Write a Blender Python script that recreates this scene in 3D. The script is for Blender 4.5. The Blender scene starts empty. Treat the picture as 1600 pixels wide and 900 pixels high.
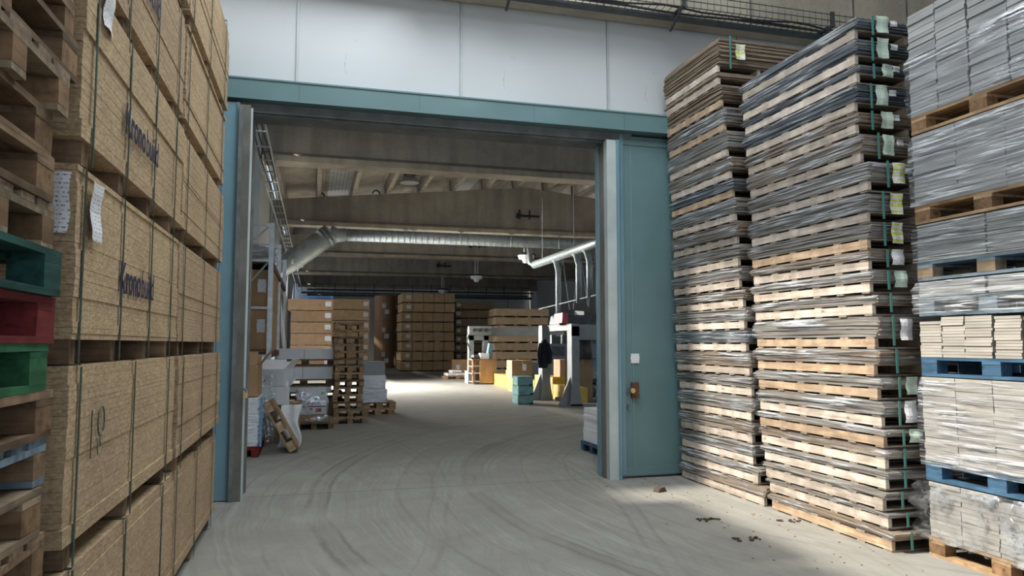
import bpy, math, random
from mathutils import Vector, Matrix
R = random.Random(7)
S = bpy.context.scene
col = S.collection
# ------------------------------------------------------------------ camera
F, HOR, CAMH = 1130.0, 537.0, 1.6
PITCH = math.atan((HOR-450)/F)
YAW = math.atan(310/(F*math.cos(PITCH)+(HOR-450)*math.sin(PITCH)))
FW = Vector((math.sin(YAW)*math.cos(PITCH), math.cos(YAW)*math.cos(PITCH), math.sin(PITCH)))
RT = Vector((math.cos(YAW), -math.sin(YAW), 0)); UP = RT.cross(FW)
cam = bpy.data.cameras.new('camera'); camo = bpy.data.objects.new('camera', cam); col.objects.link(camo)
cam.sensor_width = 36; cam.lens = F*36/1600; cam.clip_end = 300; cam.clip_start = .05
camo.location = (0, 0, CAMH)
camo.rotation_euler = Matrix((RT, UP, -FW)).transposed().to_euler()
S.camera = camo
# ------------------------------------------------------------------ world, lights, exposure
S.view_settings.view_transform = 'Standard'; S.view_settings.look = 'None'
S.view_settings.gamma = 1; S.view_settings.exposure = 0.2
w = bpy.data.worlds.new('sky'); S.world = w; w.use_nodes = True
bg = w.node_tree.nodes['Background']; bg.inputs[0].default_value = (.62, .78, 1, 1); bg.inputs[1].default_value = .9
def area(name, loc, target, sx, sy, power, color=(1, 1, 1), spread=180):
    l = bpy.data.lights.new(name, 'AREA'); l.shape = 'RECTANGLE'; l.size = sx; l.size_y = sy
    l.energy = power; l.color = color; l.spread = math.radians(spread)
    o = bpy.data.objects.new(name, l); col.objects.link(o); o.location = loc
    o.rotation_euler = (Vector(target)-Vector(loc)).to_track_quat('-Z', 'Y').to_euler()
    return o
area('added_side_fill', (-5.6, -1.6, 2.3), (4.3, 4.6, 1.2), 4.2, 4.2, 130, (1, .95, .88))  # fill light added behind camera-left, in an invented side gate
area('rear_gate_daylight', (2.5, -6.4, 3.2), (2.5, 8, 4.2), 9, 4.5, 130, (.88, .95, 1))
area('roof_light_near', (1.4, 4.6, 7.75), (1.4, 4.6, 0), 3.4, 4.5, 400, (.88, .95, 1))
area('inner_gate_daylight', (-1.3, 27, 3.0), (5.5, 24.0, 0), 8, 3.4, 2400, (1, .97, .92), 110)
area('inner_side_glazing', (-1.35, 20, 5.0), (8, 22, 5.6), 14, 1.6, 50, (1, .95, .88))
area('inner_far_glazing', (-1.35, 44, 5.0), (9, 44, 4.0), 14, 2.0, 110, (.9, .95, 1))
area('inner_roof_light', (1.2, 13.0, 6.7), (.8, 13.2, 0), 3.5, 5, 75, (.9, .96, 1))
sl = bpy.data.lights.new('sun', 'SUN'); sl.energy = 6.5; sl.angle = math.radians(2.5); sl.color = (1, .93, .82)
so_ = bpy.data.objects.new('sun', sl); col.objects.link(so_)
so_.rotation_euler = Vector((1, -.06, -1.0)).to_track_quat('-Z', 'Y').to_euler()

def P(px, py, X=None, Y=None, z=None):
    d = FW*F + RT*(px-800) - UP*(py-450); C = Vector((0, 0, CAMH))
    t = X/d.x if X is not None else (Y/d.y if Y is not None else (z-CAMH)/d.z)
    return C+d*t
# ------------------------------------------------------------------ tagging and mesh helpers
def tag(o, label=None, cat=None, group=None, kind=None):
    if label: o['label'] = label
    if cat: o['category'] = cat
    if group: o['group'] = group
    if kind: o['kind'] = kind
    return o
def empty(name, loc=(0, 0, 0), rz=0, label=None, cat=None, group=None, rot=None):
    o = bpy.data.objects.new(name, None); col.objects.link(o); o.location = loc
    o.rotation_euler = rot if rot else (0, 0, rz); o.empty_display_size = .1
    return tag(o, label, cat, group)
class MB:
    def __init__(s): s.v = []; s.f = []
    def box(s, c, d, rz=0, jit=0):
        n = len(s.v); cs, sn = math.cos(rz), math.sin(rz)
        for k in range(8):
            x = (k & 1)*d[0]-d[0]/2; y = (k >> 1 & 1)*d[1]-d[1]/2; z = (k >> 2)*d[2]-d[2]/2
            x += R.uniform(-jit, jit); y += R.uniform(-jit, jit); z += R.uniform(-jit, jit)
            s.v.append((c[0]+x*cs-y*sn, c[1]+x*sn+y*cs, c[2]+z))
        for q in ((0, 2, 3, 1), (4, 5, 7, 6), (0, 1, 5, 4), (2, 6, 7, 3), (0, 4, 6, 2), (1, 3, 7, 5)):
            s.f.append(tuple(n+i for i in q))
        return s
    def tube(s, pts, r, n=8, cap=True):
        pts = [Vector(p) for p in pts]; rs = r if isinstance(r, (list, tuple)) else [r]*len(pts)
        base = len(s.v); a = None
        for i, p in enumerate(pts):
            t = (pts[min(i+1, len(pts)-1)]-pts[max(i-1, 0)]).normalized()
            if a is not None: a = a-t*a.dot(t)      # carry the frame along the path
            if a is None or a.length < .05:
                a = t.cross(Vector((0, 0, 1)))
                if a.length < .05: a = t.cross(Vector((0, 1, 0)))
            a.normalize(); b = t.cross(a)
            for k in range(n):
                th = 2*math.pi*k/n; s.v.append(tuple(p+(a*math.cos(th)+b*math.sin(th))*rs[i]))
        for i in range(len(pts)-1):
            for k in range(n):
                a0 = base+i*n+k; a1 = base+i*n+(k+1) % n
                s.f.append((a0, a1, a1+n, a0+n))
        if cap:
            s.f.append(tuple(base+k for k in range(n))[::-1]); s.f.append(tuple(base+(len(pts)-1)*n+k for k in range(n)))
        return s
    def prism(s, poly, y0, y1, axis='y'):
        n = len(s.v); m = len(poly)
        for yy in (y0, y1):
            for a, b in poly:
                s.v.append((a, yy, b) if axis == 'y' else ((yy, a, b) if axis == 'x' else (a, b, yy)))
        s.f.append(tuple(range(n, n+m))); s.f.append(tuple(range(n+2*m-1, n+m-1, -1)))
        for i in range(m): j = (i+1) % m; s.f.append((n+i, n+m+i, n+m+j, n+j))
        return s
    def grid(s, fn, nu, nv):
        n = len(s.v)
        for i in range(nu+1):
            for j in range(nv+1): s.v.append(tuple(fn(i/nu, j/nv)))
        for i in range(nu):
            for j in range(nv):
                a = n+i*(nv+1)+j; s.f.append((a, a+nv+1, a+nv+2, a+1))
        return s
    def mesh(s, name, m, smooth=False):
        me = bpy.data.meshes.new(name); me.from_pydata(s.v, [], s.f); me.materials.append(m)
        if smooth: me.polygons.foreach_set('use_smooth', [True]*len(me.polygons))
        me.validate(); me.update(); return me
    def obj(s, name, m, parent=None, loc=None, smooth=False, rot=None):
        o = bpy.data.objects.new(name, s.mesh(name, m, smooth)); col.objects.link(o)
        if parent: o.parent = parent
        if loc: o.location = loc
        if rot: o.rotation_euler = rot
        return o
_cache = {}
def bpart(name, c, d, m, parent=None, jit=.0015, rz=0):
    """a board or block; alike pieces share their mesh (four rough variants)"""
    k = (round(d[0], 3), round(d[1], 3), round(d[2], 3), m.name, R.randrange(4) if jit else 0)
    if k not in _cache: _cache[k] = MB().box((0, 0, 0), d, 0, jit).mesh(name, m)
    o = bpy.data.objects.new(name, _cache[k]); col.objects.link(o); o.location = c; o.rotation_euler = (0, 0, rz)
    if parent: o.parent = parent
    return o
def copy_tree(o, parent=None):
    c = o.copy(); col.objects.link(c); c.parent = parent
    for ch in list(o.children): copy_tree(ch, c)
    return c
ORD = 'lowest second third fourth fifth sixth seventh eighth ninth tenth eleventh twelfth thirteenth fourteenth fifteenth sixteenth seventeenth eighteenth nineteenth twentieth twenty-first twenty-second twenty-third'.split()
def nth(i, n=99, up='from the floor'):
    if i == 0: return 'lowest'
    if i == n-1: return 'topmost'
    return ORD[i]+' '+up
def lab(fmt, i, n, where=''):
    """lowest X where / third X from the floor where"""
    if i == 0 or i == n-1: return ('lowest ' if i == 0 else 'topmost ')+fmt+' '+where
    return ORD[i]+' '+fmt+' from the floor '+where
# ------------------------------------------------------------------ materials
def newmat(name):
    m = bpy.data.materials.new(name); m.use_nodes = True
    nt = m.node_tree; b = nt.nodes['Principled BSDF']; return m, nt, b
def N(nt, t, **k):
    n = nt.nodes.new(t)
    for a, v in k.items():
        if a.startswith('i_'):
            key = a[2:]; key = int(key) if key.isdigit() else key.replace('_', ' ')
            n.inputs[key].default_value = v
        else: setattr(n, a, v)
    return n
def ramp(nt, src, stops):
    r = nt.nodes.new('ShaderNodeValToRGB'); e = r.color_ramp.elements
    while len(e) < len(stops): e.new(.5)
    for i, (p, c) in enumerate(stops):
        e[i].position = p; e[i].color = (*c, 1) if len(c) == 3 else c
    nt.links.new(src, r.inputs[0]); return r.outputs[0]
def mixc(nt, fac, a, b, mode='MIX'):
    n = nt.nodes.new('ShaderNodeMix'); n.data_type = 'RGBA'; n.blend_type = mode
    for sock, v in ((n.inputs[0], fac), (n.inputs[6], a), (n.inputs[7], b)):
        if hasattr(v, 'is_output'): nt.links.new(v, sock)
        else: sock.default_value = v if isinstance(v, (int, float)) else ((*v, 1) if len(v) == 3 else v)
    return n.outputs[2]
def coords(nt, scale=(1, 1, 1), kind='Object', rnd=True):
    tc = N(nt, 'ShaderNodeTexCoord'); mp = N(nt, 'ShaderNodeMapping'); mp.inputs['Scale'].default_value = scale
    nt.links.new(tc.outputs[kind], mp.inputs[0])
    if rnd:
        oi = N(nt, 'ShaderNodeObjectInfo'); mu = N(nt, 'ShaderNodeVectorMath', operation='SCALE'); mu.inputs[0].default_value = (37, 19, 53)
        nt.links.new(oi.outputs['Random'], mu.inputs['Scale']); nt.links.new(mu.outputs[0], mp.inputs['Location'])
    return mp.outputs[0]
def noise(nt, vec, scale, detail=4, rough=.55, dist=0):
    n = N(nt, 'ShaderNodeTexNoise', i_Scale=scale, i_Detail=detail, i_Roughness=rough, i_Distortion=dist)
    nt.links.new(vec, n.inputs['Vector']); return n.outputs['Fac']
def bump(nt, b, h, strength=.3, dist=.01):
    n = N(nt, 'ShaderNodeBump', i_Strength=strength, i_Distance=dist); nt.links.new(h, n.inputs['Height']); nt.links.new(n.outputs[0], b.inputs['Normal'])
def plain(name, c, rough=.6, metal=0, var=.12, scale=6, bmp=0, rv=.0, spec=.5):
    m, nt, b = newmat(name); v = coords(nt); n = noise(nt, v, scale, 5)
    lo = tuple(x*(1-var) for x in c); hi = tuple(min(1, x*(1+var)) for x in c)
    cc = ramp(nt, n, [(.3, lo), (.7, hi)])
    if rv:
        oi = N(nt, 'ShaderNodeObjectInfo'); cc2 = ramp(nt, oi.outputs['Random'], [(0, (1-rv,)*3), (1, (1+rv*.3,)*3)])
        cc = mixc(nt, 1.0, cc, cc2, 'MULTIPLY')
    nt.links.new(cc, b.inputs['Base Color']); b.inputs['Roughness'].default_value = rough; b.inputs['Metallic'].default_value = metal
    b.inputs['Specular IOR Level'].default_value = spec
    if bmp: bump(nt, b, n, bmp)
    return m
def wood(name, light, dark, axis=1, tint=.35, dirt=.3):
    m, nt, b = newmat(name); sc = [22, 22, 22]; sc[axis] = 1.6
    v = coords(nt, tuple(sc)); g = noise(nt, v, 1.0, 5, .6, .4)
    v2 = coords(nt, (5, 5, 5)); d = noise(nt, v2, 1.3, 4)
    c = ramp(nt, g, [(.28, dark), (.55, light), (.8, tuple(min(1, x*1.12) for x in light))])
    oi = N(nt, 'ShaderNodeObjectInfo')
    c = mixc(nt, 1.0, c, ramp(nt, oi.outputs['Random'], [(0, (1-tint, 1-tint*1.05, 1-tint*1.1)), (.5, (.92, .9, .86)), (1, (1.08, 1.06, 1.05))]), 'MULTIPLY')
    dd = ramp(nt, d, [(.42, (1-dirt,)*3), (.62, (1, 1, 1))]); c = mixc(nt, 1.0, c, dd, 'MULTIPLY')
    kn = N(nt, 'ShaderNodeTexVoronoi', i_Scale=1.0); nt.links.new(coords(nt, tuple(4 if i == axis else 9 for i in range(3))), kn.inputs['Vector'])
    c = mixc(nt, ramp(nt, kn.outputs['Distance'], [(.07, (.75,)*3), (.12, (0,)*3)]), c, tuple(x*.45 for x in dark))
    nt.links.new(c, b.inputs['Base Color']); b.inputs['Roughness'].default_value = .8; b.inputs['Specular IOR Level'].default_value = .25
    bump(nt, b, g, .35, .004); return m
M = {}
M['wpale'] = wood('pale_pine_along_y', (.66, .585, .515), (.42, .345, .28), 1, .25)
M['wpalex'] = wood('pale_pine_along_x', (.42, .35, .28), (.22, .17, .13), 0, .3)
M['wgold'] = wood('golden_pine', (.6, .45, .32), (.35, .24, .15), 1, .2)
M['wold'] = wood('old_pallet_wood', (.27, .18, .11), (.12, .075, .045), 0, .35, .4)
M['wold2'] = wood('weathered_pallet_wood', (.36, .28, .19), (.17, .12, .08), 0, .3, .35)
M['wblock'] = wood('pallet_block_wood', (.29, .18, .1), (.14, .08, .045), 1, .35, .35)
M['wmid'] = wood('pallet_pine', (.5, .34, .2), (.27, .17, .09), 0, .25)
M['pblue'] = wood('blue_painted_wood', (.065, .15, .25), (.03, .07, .13), 0, .2, .3)
M['pgrayblue'] = wood('grey_blue_painted_wood', (.2, .27, .33), (.1, .14, .18), 0, .2)
M['pgreen'] = wood('green_painted_wood', (.04, .17, .075), (.02, .08, .035), 0, .15, .35)
M['pdgreen'] = wood('dark_green_painted_wood', (.025, .1, .085), (.012, .045, .04), 0, .1, .35)
M['pred'] = wood('red_painted_wood', (.2, .03, .03), (.1, .015, .015), 0, .1, .3)
M['pteal'] = wood('teal_painted_wood', (.22, .42, .42), (.12, .26, .27), 0, .1, .2)
def osb(name):
    m, nt, b = newmat(name)
    v = coords(nt, (1, 1, 1)); vo = N(nt, 'ShaderNodeTexVoronoi', i_Scale=1.0)
    nt.links.new(coords(nt, (60, 38, 95)), vo.inputs['Vector'])
    n2 = noise(nt, coords(nt, (70, 42, 120)), 1.0, 3); big = noise(nt, v, 1.6, 4)
    c = ramp(nt, n2, [(.3, (.27, .19, .115)), (.5, (.44, .325, .21)), (.72, (.6, .465, .315))])
    hs = mixc(nt, .42, c, ramp(nt, vo.outputs['Color'], [(.1, (.29, .2, .12)), (.5, (.46, .34, .22)), (.9, (.64, .5, .345))]))
    c = mixc(nt, 1.0, hs, ramp(nt, big, [(.3, (.82, .8, .78)), (.7, (1.06, 1.04, 1.0))]), 'MULTIPLY')
    oi = N(nt, 'ShaderNodeObjectInfo')
    c = mixc(nt, 1.0, c, ramp(nt, oi.outputs['Random'], [(0, (.9, .88, .86)), (1, (1.04, 1.04, 1.0))]), 'MULTIPLY')
    nt.links.new(c, b.inputs['Base Color']); b.inputs['Roughness'].default_value = .75; b.inputs['Specular IOR Level'].default_value = .25
    bump(nt, b, n2, .22, .003); return m
M['osb'] = osb('oriented_strand_board')
def sheets(name, lo, hi, sc=90):
    m, nt, b = newmat(name); g = noise(nt, coords(nt, (3, 1.2, sc)), 1.0, 3, .6)
    n = noise(nt, coords(nt, (2, 2, 6)), 1.2, 3)
    c = ramp(nt, g, [(.34, lo), (.66, hi)]); c = mixc(nt, 1.0, c, ramp(nt, n, [(.3, (.8,)*3), (.7, (1.08,)*3)]), 'MULTIPLY')
    nt.links.new(c, b.inputs['Base Color']); b.inputs['Roughness'].default_value = .7; bump(nt, b, g, .5, .004); return m
M['sh_brown'] = sheets('brown_fibreboard', (.12, .085, .06), (.31, .235, .165))
M['sh_grey'] = sheets('greyish_fibreboard', (.12, .105, .09), (.31, .275, .235))
M['sh_dark'] = sheets('dark_grey_board', (.035, .045, .055), (.12, .14, .16))
M['sh_lgrey'] = sheets('light_grey_carton', (.23, .23, .23), (.35, .35, .345), 34)
M['sh_beige'] = sheets('beige_grey_carton', (.3, .275, .245), (.43, .4, .355), 34)
def film(name, sc=(2, 1.2, 45), amt=.33, bright=.5, tint=(.85, .9, .95), rough=.16, glint_paint=.12):
    m, nt, b = newmat(name); nt.nodes.remove(b); out = nt.nodes['Material Output']
    v = coords(nt, sc); n = noise(nt, v, 1.0, 4, .6, .6)
    big = noise(nt, coords(nt, (1.3, 1.3, 3)), 1.0, 2)
    gl = N(nt, 'ShaderNodeBsdfGlossy', i_Roughness=rough); gl.inputs['Color'].default_value = (*tint, 1)
    bp = N(nt, 'ShaderNodeBump', i_Strength=1.0, i_Distance=.02); nt.links.new(n, bp.inputs['Height']); nt.links.new(bp.outputs[0], gl.inputs['Normal'])
    df = N(nt, 'ShaderNodeBsdfDiffuse'); df.inputs['Color'].default_value = (.82, .84, .87, 1); nt.links.new(bp.outputs[0], df.inputs['Normal'])  # white diffuse for glint streaks painted along the film wrinkles
    tr = N(nt, 'ShaderNodeBsdfTransparent'); tr.inputs[0].default_value = (.96, .97, .98, 1)
    f = ramp(nt, n, [(.44, (amt*.15,)*3), (.54, (amt*.5,)*3), (.6, (min(1, amt+bright),)*3)])
    f2 = mixc(nt, 1.0, f, ramp(nt, big, [(.38, (.25,)*3), (.58, (1,)*3)]), 'MULTIPLY')
    mx = N(nt, 'ShaderNodeMixShader'); nt.links.new(f2, mx.inputs[0]); nt.links.new(tr.outputs[0], mx.inputs[1]); nt.links.new(gl.outputs[0], mx.inputs[2])
    m2 = N(nt, 'ShaderNodeMixShader'); nt.links.new(mixc(nt, 1.0, f2, (glint_paint,)*3, 'MULTIPLY'), m2.inputs[0]); nt.links.new(mx.outputs[0], m2.inputs[1]); nt.links.new(df.outputs[0], m2.inputs[2])
    nt.links.new(m2.outputs[0], out.inputs[0]); return m
M['film'] = film('stretch_film', (2.5, 1.7, 66), .35, .65, rough=.15, glint_paint=.5); M['film_heavy'] = film('stretch_film_thick', (3.5, 2.2, 46), .55, .45, glint_paint=.6)
M['film_soft'] = film('stretch_film_loose', (7, 7, 9), .4, .45, glint_paint=.25)
M['teal'] = plain('teal_painted_steel', (.108, .19, .198), .45, .0, .1, 1.7)
M['teal_l'] = plain('light_blue_painted_steel', (.14, .25, .3), .4, .0, .1, 2)
M['post'] = plain('grey_primed_steel', (.42, .47, .46), .5, .1, .12, 3)
M['postdk'] = plain('worn_dark_steel', (.13, .14, .14), .6, .2, .3, 5)
M['postdk2'] = plain('stained_grey_steel', (.12, .115, .1), .6, .1, .35, 2.5)
M['galv'] = plain('galvanised_steel', (.5, .54, .55), .34, .75, .18, 9)
M['rust'] = plain('rusty_steel', (.13, .06, .035), .8, .3, .3, 20)
M['duct'] = plain('duct_zinc', (.33, .37, .38), .48, .6, .2, 5)
M['brass'] = plain('brass', (.6, .45, .2), .35, .9)
M['black'] = plain('black_rubber', (.02, .02, .022), .6)
M['dkmetal'] = plain('dark_machine_metal', (.07, .075, .08), .5, .4, .3, 8)
M['bluegrey'] = plain('blue_grey_machine_paint', (.15, .19, .23), .45, .1, .1, 3)
M['mgrey'] = plain('machine_grey_paint', (.25, .27, .265), .5, .05, .12, 3)
M['yellow'] = plain('yellow_machine_paint', (.62, .4, .06), .5, 0, .15, 3)
M['carton'] = plain('brown_carton', (.43, .27, .15), .75, 0, .12, 4, .1, .2, .2)
M['carton_l'] = plain('light_brown_carton', (.52, .36, .21), .75, 0, .1, 4, .1, .12, .2)
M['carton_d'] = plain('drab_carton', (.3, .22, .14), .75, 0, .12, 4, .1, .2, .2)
M['kraft'] = plain('kraft_paper_roll', (.36, .22, .13), .6, 0, .1, 2, 0, .1, .3)
M['white'] = plain('white_carton', (.84, .86, .88), .6, 0, .05, 4, .05, .08)
M['plastic'] = plain('white_plastic_sheeting', (.75, .78, .8), .3, 0, .08, 7, .5)
M['paper'] = plain('paper', (.8, .8, .78), .6)
M['tealstrap'] = plain('green_plastic_strap', (.07, .22, .19), .4, 0, .1, 20)
M['dkstrap'] = plain('dark_green_strap', (.035, .06, .045), .45, 0, .1, 20)
M['ink'] = plain('dark_blue_ink', (.012, .014, .05), .6)
M['cloth'] = plain('dark_cloth', (.012, .014, .022), .9)
M['skyblue'] = plain('blue_sheet', (.12, .3, .55), .5)
M['redprint'] = plain('red_print', (.5, .05, .06), .5)
M['greenprint'] = plain('green_print', (.1, .5, .08), .5)
M['rock'] = plain('dark_debris', (.08, .05, .035), .9, 0, .3, 20, .5)
def concrete(name, c, var=.16, sc=(1, 1, 1), stain=.25, rough=.85):
    m, nt, b = newmat(name); v = coords(nt, sc, 'Object', False)
    n = noise(nt, v, 1.1, 8, .62, .4); n2 = noise(nt, v, 26, 4); s_ = noise(nt, coords(nt, (2.2, 2.2, .22), 'Object', False), 1.0, 5)
    cc = ramp(nt, n, [(.3, tuple(x*(1-var) for x in c)), (.7, tuple(x*(1+var*.7) for x in c))])
    cc = mixc(nt, 1.0, cc, ramp(nt, s_, [(.35, (1-stain,)*3), (.6, (1, 1, 1))]), 'MULTIPLY')
    cc = mixc(nt, 1.0, cc, ramp(nt, n2, [(.3, (.9,)*3), (.7, (1.05,)*3)]), 'MULTIPLY')
    nt.links.new(cc, b.inputs['Base Color']); b.inputs['Roughness'].default_value = rough; b.inputs['Specular IOR Level'].default_value = .3
    bump(nt, b, n2, .12, .004); return m
def wallpaint(name, c, *a):
    m, nt, b = newmat(name); v = coords(nt, (1, 1, 1), 'Object', False)
    n = noise(nt, v, .7, 5, .5, .3); n2 = noise(nt, coords(nt, (3, 3, 1.2), 'Object', False), 1.4, 8, .72, 1.6)
    cc = ramp(nt, n, [(.3, tuple(x*.95 for x in c)), (.7, c)])
    cc = mixc(nt, 1.0, cc, ramp(nt, n2, [(.31, (.8,)*3), (.335, (1, 1, 1))]), 'MULTIPLY')
    nt.links.new(cc, b.inputs['Base Color']); b.inputs['Roughness'].default_value = .6; return m
M['conc'] = concrete('grey_concrete', (.43, .39, .33)); M['conc_b'] = concrete('beige_concrete', (.47, .42, .33))
M['wallw'] = wallpaint('white_painted_concrete', (.55, .57, .58), .06, (1, 1, 1), .07)
def label_mat(name, base, txt, band=None, sc=14):
    m, nt, b = newmat(name); tc = N(nt, 'ShaderNodeTexCoord'); sp = N(nt, 'ShaderNodeSeparateXYZ'); nt.links.new(tc.outputs['UV'], sp.inputs[0])
    wv = N(nt, 'ShaderNodeMath', operation='SINE'); mu = N(nt, 'ShaderNodeMath', operation='MULTIPLY'); mu.inputs[1].default_value = sc*6.283
    nt.links.new(sp.outputs[1], mu.inputs[0]); nt.links.new(mu.outputs[0], wv.inputs[0])
    n = noise(nt, coords(nt, (14, sc, 1), 'UV', True), 1.0, 3, .6)
    t = N(nt, 'ShaderNodeMath', operation='MULTIPLY'); nt.links.new(ramp(nt, wv.outputs[0], [(.3, (0,)*3), (.5, (1,)*3)]), t.inputs[0]); nt.links.new(ramp(nt, n, [(.5, (0,)*3), (.56, (1,)*3)]), t.inputs[1])
    c = mixc(nt, 0.0, base, base)
    if band:
        for lo, hi in band:
            g1 = N(nt, 'ShaderNodeMath', operation='GREATER_THAN'); g1.inputs[1].default_value = lo
            g2 = N(nt, 'ShaderNodeMath', operation='LESS_THAN'); g2.inputs[1].default_value = hi
            nt.links.new(sp.outputs[1], g1.inputs[0]); nt.links.new(sp.outputs[1], g2.inputs[0])
            g = N(nt, 'ShaderNodeMath', operation='MULTIPLY'); nt.links.new(g1.outputs[0], g.inputs[0]); nt.links.new(g2.outputs[0], g.inputs[1])
            n3 = noise(nt, coords(nt, (2, 7, 1), 'UV', True), 1.0, 2)
            gg = N(nt, 'ShaderNodeMath', operation='MULTIPLY'); nt.links.new(g.outputs[0], gg.inputs[0]); nt.links.new(ramp(nt, n3, [(.42, (0,)*3), (.46, (1,)*3)]), gg.inputs[1])
            c = mixc(nt, gg.outputs[0], c, (.66, .66, .04))
    c = mixc(nt, t.outputs[0], c, txt)
    nt.links.new(c, b.inputs['Base Color']); b.inputs['Roughness'].default_value = .5; return m
M['lab_w'] = label_mat('white_printed_label', (.78, .78, .8), (.2, .2, .26))
M['lab_g'] = label_mat('pale_green_label', (.55, .66, .56), (.3, .38, .32), None, 9)
M['lab_y'] = label_mat('label_with_yellow_bands', (.76, .76, .74), (.35, .35, .3), [(.08, .2), (.38, .52), (.62, .72), (.84, .93)], 12)
def paper_sheet(name, w_, h_, mat, parent, loc, rot, curl=.004, ph=0):
    me = bpy.data.meshes.new(name); nu, nv = 4, 6; v = []; f = []
    for i in range(nu+1):
        for j in range(nv+1):
            u, t = i/nu, j/nv
            v.append(((u-.5)*w_*(1-.06*math.sin(t*9+ph)), (t-.5)*h_, curl*(math.sin(t*7+ph)+math.sin(u*5+ph*2))))
    for i in range(nu):
        for j in range(nv): a = i*(nv+1)+j; f.append((a, a+nv+1, a+nv+2, a+1))
    me.from_pydata(v, [], f); uv = me.uv_layers.new()
    for p in me.polygons:
        for li in p.loop_indices:
            vi = me.loops[li].vertex_index; uv.data[li].uv = ((vi//(nv+1))/nu, (vi % (nv+1))/nv)
    me.materials.append(mat); o = bpy.data.objects.new(name, me); col.objects.link(o); o.parent = parent; o.location = loc; o.rotation_euler = rot
    return o
HP = math.pi/2
ROT_X = (HP, 0, HP)      # sheet facing +X
ROT_NX = (HP, 0, -HP)    # sheet facing -X
ROT_NY = (HP, 0, 0)      # sheet facing -Y
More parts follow.
